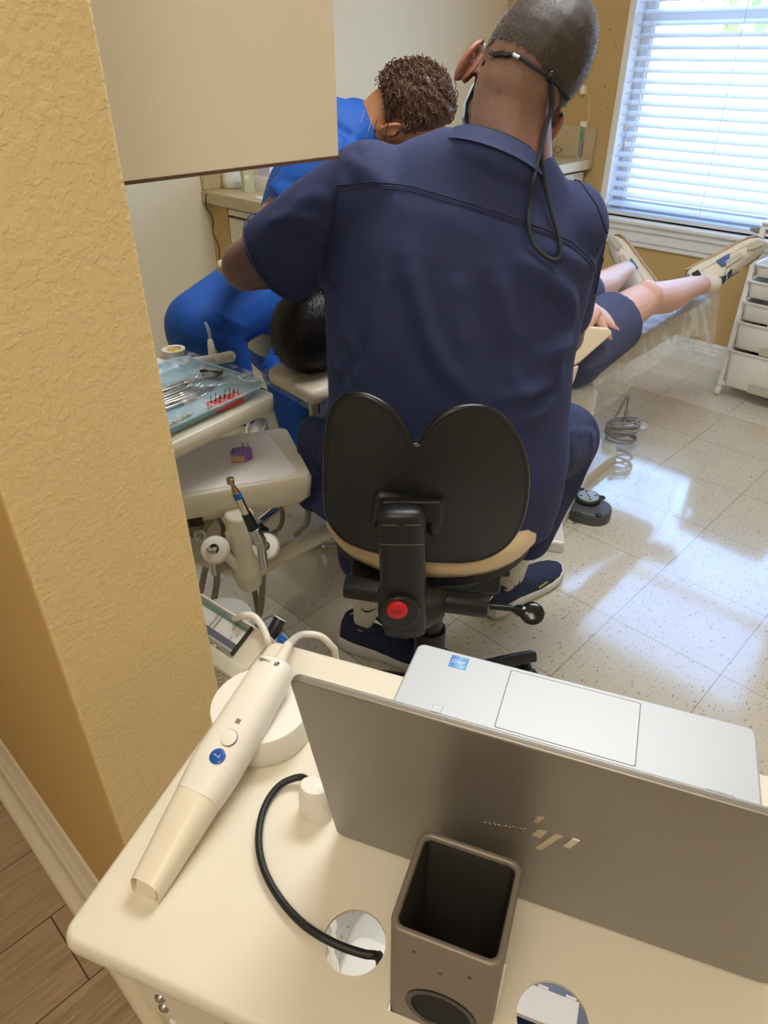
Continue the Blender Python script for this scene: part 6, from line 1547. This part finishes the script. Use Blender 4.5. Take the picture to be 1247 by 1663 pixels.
def ah(p):
    q = HAi @ p; return q.length < .18 and q.z > -.05 and q.y < .022 + .2 * max(0, q.z) and not (abs(q.x) > .055 and q.z < -.02 and q.y > -.015)
hs2 = shell(ab, 'hair', ah, .006, M['hair_curl'], t)
m = MB(); rr = random.Random(12); hv = list(hs2.data.vertices); bun = HA @ V((0, -.074, -.02)); m.ell(bun, .020, .018, .018)
for k in range(640):
    if k < 520:
        v = rr.choice(hv); p = v.co + ORG[hs2.name]; n = v.normal.copy()
    else:
        n = V((rr.gauss(0, 1), rr.gauss(0, 1), rr.gauss(0, 1))).normalized(); p = bun + n * .016
    to = (bun - p); to = (to - n * to.dot(n)); to = to.normalized() if to.length > 1e-4 else n.orthogonal().normalized(); w_ = n.cross(to)
    L_ = rr.uniform(.03, .05); amp = rr.uniform(.003, .006) * (1 if k < 520 else 1.8); ph2 = rr.uniform(0, 6); tw = rr.uniform(14, 22); P = []
    for i in range(8):
        u = i / 7; a = ph2 + u * 2 * math.pi * (1.4 if k < 520 else 2); P.append(p + to * L_ * u * (1 if k < 520 else .5) + n * (.002 + amp * math.sin(a) + (u * .022 if k >= 520 else 0)) + w_ * amp * math.cos(a))
    m.tube(P, rr.uniform(.0008, .0017), 5, sub=2)
cu_ = obj('curls', m, M['hair_curl'], hs2, smooth=True); cu_['kind'] = 'stuff'
m = MB(); ec = HA @ V((-.072, .008, -.062)); ep = aty(608, 196, 1.95)
m.tube([aty(613, 194, 1.94), aty(609, 205, 1.94), aty(607, 214, 1.94), aty(609, 222, 1.94)], .0022, 8); obj('earring', m, M['gold_steel'], t, smooth=True)
m = MB(); m.tube([aty(592, 180, 1.955), aty(586, 200, 1.95), aty(583, 222, 1.95)], .0008, 6); m.tube([aty(604, 190, 1.95), aty(600, 206, 1.945), aty(595, 225, 1.945)], .0007, 6); obj('necklace', m, M['chrome'], t, smooth=True)
m = MB(); m.tube([aty(632, 178, 1.93), aty(631, 195, 1.925), aty(627, 215, 1.925), aty(624, 232, 1.93)], .0015, 6); m.tube([aty(610, 210, 1.94), aty(607, 225, 1.94)], .0018, 6); obj('mask_loop', m, M['black_rubber'], t, smooth=True)
m = MB(HA); m.rings([[V((w_ * math.sin(a), .035 + (dep) * math.cos(a), z)) for a in [math.radians(-80 + 10 * k) for k in range(17)]] + [V(((w_ - .003) * math.sin(a), .035 + (dep - .003) * math.cos(a), z)) for a in [math.radians(80 - 10 * k) for k in range(17)]] for w_, dep, z in ((.058, .058, -.10), (.066, .080, -.06), (.070, .066, -.02))]); obj('face_mask', m, M['mask_blue'], t, smooth=True)
# tattoo lines on the upper arm
ba2 = bvh_of(ab.data, ORG[ab.name]); m = MB(); rr = random.Random(6)
for k in range(16):
    x, y = 436 + rr.random() * 26, 302 + rr.random() * 36; P = [on_surface(ba2, (x + 6 * math.cos(a + k), y + 5 * math.sin(a * 1.3)), .0003)[0] for a in (0, .8, 1.6, 2.4, 3.2, 4.2)]; m.tube(P, .0009, 5, sub=2)
obj('tattoo', m, mat('tattoo ink', '6d4a38', .6), t, smooth=True)
# assistant stool
t = thing('assistant_stool', 'beige round stool under the person in royal blue', 'stool', V((-.27, 2.06, 0)))
q = aty(424, 552, 1.97); m = MB(); m.lathe([(.10, -.07), (.17, -.065), (.19, -.04), (.19, -.015), (.17, .0), (.05, .006), (.001, .006)], V((-.24, 2.06, q.z + .03)), seg=40); obj('seat', m, M['cream_dark'], t, smooth=True)
m = MB(); m.cyl((-.24, 2.06, .08), (-.24, 2.06, q.z - .03), .025, 20); obj('column', m, M['chrome'], t, smooth=True)
for k in range(5):
    a = k * 2 * math.pi / 5 + .3; d = V((math.cos(a), math.sin(a), 0)); c = V((-.24, 2.06, 0))
    m = MB(); m.tube([c + V((0, 0, .09)), c + d * .15 + V((0, 0, .08)), c + d * .26 + V((0, 0, .065))], .015, 10); l_ = obj('base_leg', m, M['chrome'], t, smooth=True)
    m = MB(); w_ = V((-d.y, d.x, 0)); m.cyl(c + d * .26 - w_ * .015 + V((0, 0, .0255)), c + d * .26 + w_ * .015 + V((0, 0, .0255)), .025, 16, bev=.003); obj('caster', m, M['black_rubber'], l_, smooth=True)
# ================================================================== FOOT CONTROL, CORDS
fp = atz(955, 822, .035); t = thing('foot_control', 'dark grey round foot control with a white arrow disc on the floor', 'foot control', V((fp.x, fp.y, 0)))
def fpt(px, py, z=.05): return atz(px, py, z)
yaw = math.radians(-28); mm = frame((fp.x, fp.y, 0), yaw); m = MB(mm)
FP = [(x, y) for x, y in rrect(-.075, .078, -.062, .062, .058, 8)]
m.rings([[V((x * 1.0, y, 0)) for x, y in FP], [V((x, y, .03)) for x, y in FP], [V((x * .97, y * .97, .038)) for x, y in FP], [V((x * .90, y * .90, .041)) for x, y in FP]])
obj('housing', m, M['grey_dark'], t, smooth=True)
dc = mm.inverted() @ atz(955, 806, .056); m = MB(mm); m.lathe([(.040, 0), (.043, .004), (.043, .014), (.040, .017), (.001, .017)], (dc.x, dc.y, .040), seg=36); rg = obj('disc_ring', m, M['black_plastic'], t, smooth=True)
m = MB(mm); m.lathe([(.035, 0), (.034, .002), (.001, .003)], (dc.x, dc.y, .0568), seg=36); pl = obj('disc', m, mat('silver disc', 'b9c2c9', .3, .4), t, smooth=True)
for k in range(4):
    a = k * math.pi / 2 + .5; cx2, cy2 = dc.x + .025 * math.cos(a), dc.y + .025 * math.sin(a); m = MB(mm)
    P = [(cx2 + .006 * math.cos(a + q_), cy2 + .006 * math.sin(a + q_)) for q_ in (0, 2.1, -2.1)]; m.prism(P, .0585, .0600); obj('arrow', m, M['black_gloss'], pl)
m = MB(mm); m.tube([(dc.x - .008, dc.y + .006, .0602), (dc.x, dc.y + .002, .0602), (dc.x + .001, dc.y - .004, .0602), (dc.x + .009, dc.y - .006, .0602)], .0012, 6, smooth=False); obj('symbol', m, M['black_gloss'], pl)
for px, py in ((937, 834), (972, 836), (978, 808), (944, 795)):
    q = mm.inverted() @ atz(px, py, .043); m = MB(mm); m.lathe([(.0085, 0), (.0085, .006), (.006, .008), (.001, .008)], (q.x, q.y, .040), seg=18, sx=1.2); obj('button', m, M['black_plastic'], t, smooth=True)
# bundle of cord hanging beside the pedestal
cb = atz(1012, 690, .10); t = thing('cord_bundle', 'coiled bundle of grey cord with a plug beside the chair pedestal', 'cord', V((cb.x, cb.y, .02)))
m = MB(); rr = random.Random(3)
for k in range(7):
    P = []; rx, ry = .062 + rr.uniform(-.01, .008), .045 + rr.uniform(-.012, .008); z0 = .04 + k * .013; tl = rr.uniform(-.35, .35); ty_ = rr.uniform(-.4, .2)
    for j in range(12):
        a = j * math.pi / 6; P.append(V((cb.x + rx * math.cos(a), cb.y + ry * math.sin(a), z0 + tl * rx * math.cos(a) * .5 + ty_ * ry * math.sin(a))))
    m.tube(P, .0042, 8, closed=True, sub=4)
m.tube([V((cb.x - .05, cb.y, .10)), atz(1005, 668, .14), atz(1012, 655, .17), atz(1020, 643, .19), atz(1018, 660, .15), V((cb.x, cb.y, .09))], .0045, 8)
obj('cord', m, mat('grey cord', '9fa0a0', .45), t, smooth=True)
m = MB(); m.bar(atz(1016, 680, .12), atz(1018, 664, .15), .014, .014); obj('plug', m, mat('grey plug', '9c9890', .5), t, bevel=.002)
q = atz(1032, 688, .01); m = MB(); m.lathe([(.05, 0), (.05, .006), (.045, .009), (.001, .009)], V((q.x, q.y, 0)), seg=32); tag(obj('floor_cap', m, M['exam_white'], smooth=True, origin=V((q.x, q.y, 0))), 'small white round cap on the floor behind the cord bundle', 'cap')
# ================================================================== STORAGE CART by the window
p0 = atz(1163, 640, .0); ca, cb_ = p0.dot(E1), p0.dot(E2)
t = thing('storage_cart', 'white metal trolley with pull out plastic bins below the window', 'storage trolley', AB(ca + .12, cb_ - .25, 0))
CW = .40; CD = .24; tr = .0105; b1_ = cb_ - .004
zt_ = ata(1240, 392, ca).z
for a in (ca, ca + CD):
    for b in (b1_, b1_ - CW):
        m = MB(MAB); m.box(a - .009, a + .009, b - .011, b + .011, .05, zt_ + .06); po2 = obj('post', m, M['pure_white'], t, bevel=.003)
        m = MB(MAB); m.cyl((a, b - .012, .0225), (a, b + .012, .0225), .0222, 18, bev=.004); m.cyl((a, b, .02), (a, b, .055), .007, 10); obj('caster', m, M['white_plastic'], po2, smooth=True)
for z in (.062, zt_ + .055):
    for q in (((ca, b1_), (ca, b1_ - CW)), ((ca + CD, b1_), (ca + CD, b1_ - CW)), ((ca, b1_), (ca + CD, b1_)), ((ca, b1_ - CW), (ca + CD, b1_ - CW))):
        m = MB(); m.bar(AB(*q[0], z), AB(*q[1], z), .018, .018); obj('rail', m, M['pure_white'], t, bevel=.003)
bins = [((1183.6, 567), (1171, 625)), ((1197, 521), (1191, 566)), ((1206, 489), (1204, 521)), ((1215, 454.7), (1214, 484)), ((1225.6, 427.6), (1225, 450))]
PR = .035
for k, ((x0_, y0_), (x1_, y1_)) in enumerate(bins):
    fa_ = ca - PR; tp_ = ata(x0_, y0_, fa_); bt2 = ata(x1_, y1_, fa_); z1, z0 = tp_.z, bt2.z; bl = tp_.dot(E2)
    w_ = CW - .035; a0, a1 = fa_, fa_ + CD + .01; b0_ = bl - w_; cm = (a0 + a1) / 2, (bl + b0_) / 2
    def rg_(i, z, r=.02): return [V((x, y, z)) for x, y in rrect(a0 + i, a1 - i, b0_ + i, bl - i, r, 5)]
    m = MB(MAB); m.rings([rg_(.016, z0), rg_(.012, z0 + .004), rg_(.004, z1 - .008), rg_(-.004, z1 - .006), rg_(-.005, z1), rg_(.002, z1 + .001), rg_(.007, z1 - .003), rg_(.014, z0 + .008)]); bn = obj('bin', m, M['pure_white'], t, smooth=True)
    m = MB(MAB); m.box(a0 + .004, a0 + .007, bl - w_ * .75, bl - w_ * .33, z0 - .004, z0 + (z1 - z0) * .18); obj('finger_notch', m, M['cream_dark'], bn, bevel=.001)
    for s_ in (bl + .002, b0_ - .006):
        m = MB(MAB); m.box(a0 + .01, a1 - .01, s_, s_ + .004, z1 - .014, z1 - .009); obj('runner', m, M['pure_white'], t)
    # contents
    ctn = [('black supply box lying in the lowest bin of the white trolley', '1c1c1f'), ('dark brown packet lying in the second lowest bin of the white trolley', '4c3a32'), ('dark comb like rack lying in the middle bin of the white trolley', '26272b'), ('grey packet lying in the second highest bin of the white trolley', '8f8d88'), ('pale packet lying in the top bin of the white trolley', 'b6b3aa')][k]
    m = MB(MAB)
    if k == 2:
        m.box(a0 + .02, a1 - .03, b0_ + .04, bl - .09, z0 + .01, z0 + .03)
        for i in range(22): m.box(a0 + .02, a1 - .03, bl - .10 - i * .010, bl - .096 - i * .010, z0 + .03, z1 - .012)
    else: m.box(a0 + .018, a1 - .03, b0_ + .03, bl - .07, z0 + .01, z1 - .016)
    tag(obj('supply_box', m, mat('supply %d' % k, ctn[1], .6), bevel=.002, origin=AB((a0 + a1) / 2, (b0_ + bl) / 2, z0)), ctn[0], 'box')
m = MB(MAB); m.prism(rrect(ca - .02, ca + CD + .02, b1_ - CW - .01, b1_ + .01, .015, 4), zt_ + .065, zt_ + .075); obj('top_shelf', m, M['pure_white'], t, bevel=.003)
q = ata(1230, 374, ca + .02); m = MB(); m.tube([q + E2 * .03, q, q - E2 * .06 + V((0, 0, .004)), q - E2 * .16], [(.004, .002), (.012, .006), (.010, .006), (.006, .005)], 12, flat=(0, 0, 1)); tag(obj('metal_tool', m, M['steel'], smooth=True, origin=q), 'flat steel tool lying on the trolley top below the window', 'tool')
m = MB(); q = ata(1212, 470, A_W - .03); m.tube([AB(A_W - .02, cb_ - .06, .66), AB(A_W - .03, cb_ - .04, .5), AB(A_W - .02, cb_ - .02, .35), AB(A_W - .03, cb_ - .06, .22), AB(A_W - .02, cb_ - .10, .05)], .004, 8); tag(obj('wall_cable', m, M['black_rubber'], smooth=True, origin=q), 'black cable running down the wall behind the white trolley', 'cable')
# ================================================================== LIGHT AND CAMERA
w = bpy.data.worlds.new('world'); sc.world = w; w.use_nodes = True
nt = w.node_tree; bg = nt.nodes['Background']
tc = nt.nodes.new('ShaderNodeTexCoord'); sp = nt.nodes.new('ShaderNodeSeparateXYZ'); cr = nt.nodes.new('ShaderNodeValToRGB')
nt.links.new(tc.outputs['Generated'], sp.inputs[0]); nt.links.new(sp.outputs[2], cr.inputs[0]); nt.links.new(cr.outputs[0], bg.inputs[0])
cr.color_ramp.elements[0].color = (.42, .66, 1, 1); cr.color_ramp.elements[1].color = (.24, .46, 1, 1); cr.color_ramp.elements[1].position = .7
bg.inputs[1].default_value = SKY
def sun(d, s, col=(1, .96, .9)):
    l = bpy.data.lights.new('sun', 'SUN'); l.energy = s; l.angle = .01; l.color = col
    o = bpy.data.objects.new('sun', l); C.objects.link(o); o.rotation_euler = V(d).to_track_quat('-Z', 'Y').to_euler(); return o
sun(E1 * .5 + E2 * .25 + V((0, 0, -1)), SUN)
def area(p, d, sx, sy, e, col):
    l = bpy.data.lights.new('area', 'AREA'); l.shape = 'RECTANGLE'; l.size = sx; l.size_y = sy; l.energy = e; l.color = col
    o = bpy.data.objects.new('area', l); C.objects.link(o); o.location = p
    o.rotation_euler = V(d).to_track_quat('-Z', 'Y').to_euler(); return o
# the two ceiling fittings
a1 = area(AB(1.45, .65, ZC - .03), (0, 0, -1), 1.1, .5, L_ROOM, (.96, .98, 1))
a2 = area(AB(-.55, -.3, ZC - .03), (0, 0, -1), .5, 1.1, L_HALL, (1, .90, .75))
# sky light entering at the window opening (portal guides the sampling of the sky)
po = area(AB(A_W + .18, (WB0 + WB1) / 2, (WZ0 + WZ1) / 2), -E1, WZ1 - WZ0, WB1 - WB0, 1, (1, 1, 1)); po.data.cycles.is_portal = True
po.rotation_euler = basis((0, 0, 0), V((0, 0, 1)), E1.cross(V((0, 0, 1))), E1).to_euler()
cam = bpy.data.cameras.new('cam'); co = bpy.data.objects.new('camera', cam); C.objects.link(co)
cam.sensor_fit = 'HORIZONTAL'; cam.sensor_width = 36; cam.lens = 36 * FPX / 1247; cam.clip_start = .02
co.location = CAM; co.rotation_euler = (math.pi / 2 - PITCH, 0, 0); sc.camera = co
sc.view_settings.view_transform = 'Standard'; sc.view_settings.look = 'None'; sc.view_settings.exposure = EXPO; sc.view_settings.gamma = 1
sc.cycles.use_denoising = True
sc.cycles.max_bounces = 10; sc.cycles.diffuse_bounces = 5; sc.cycles.transparent_max_bounces = 24
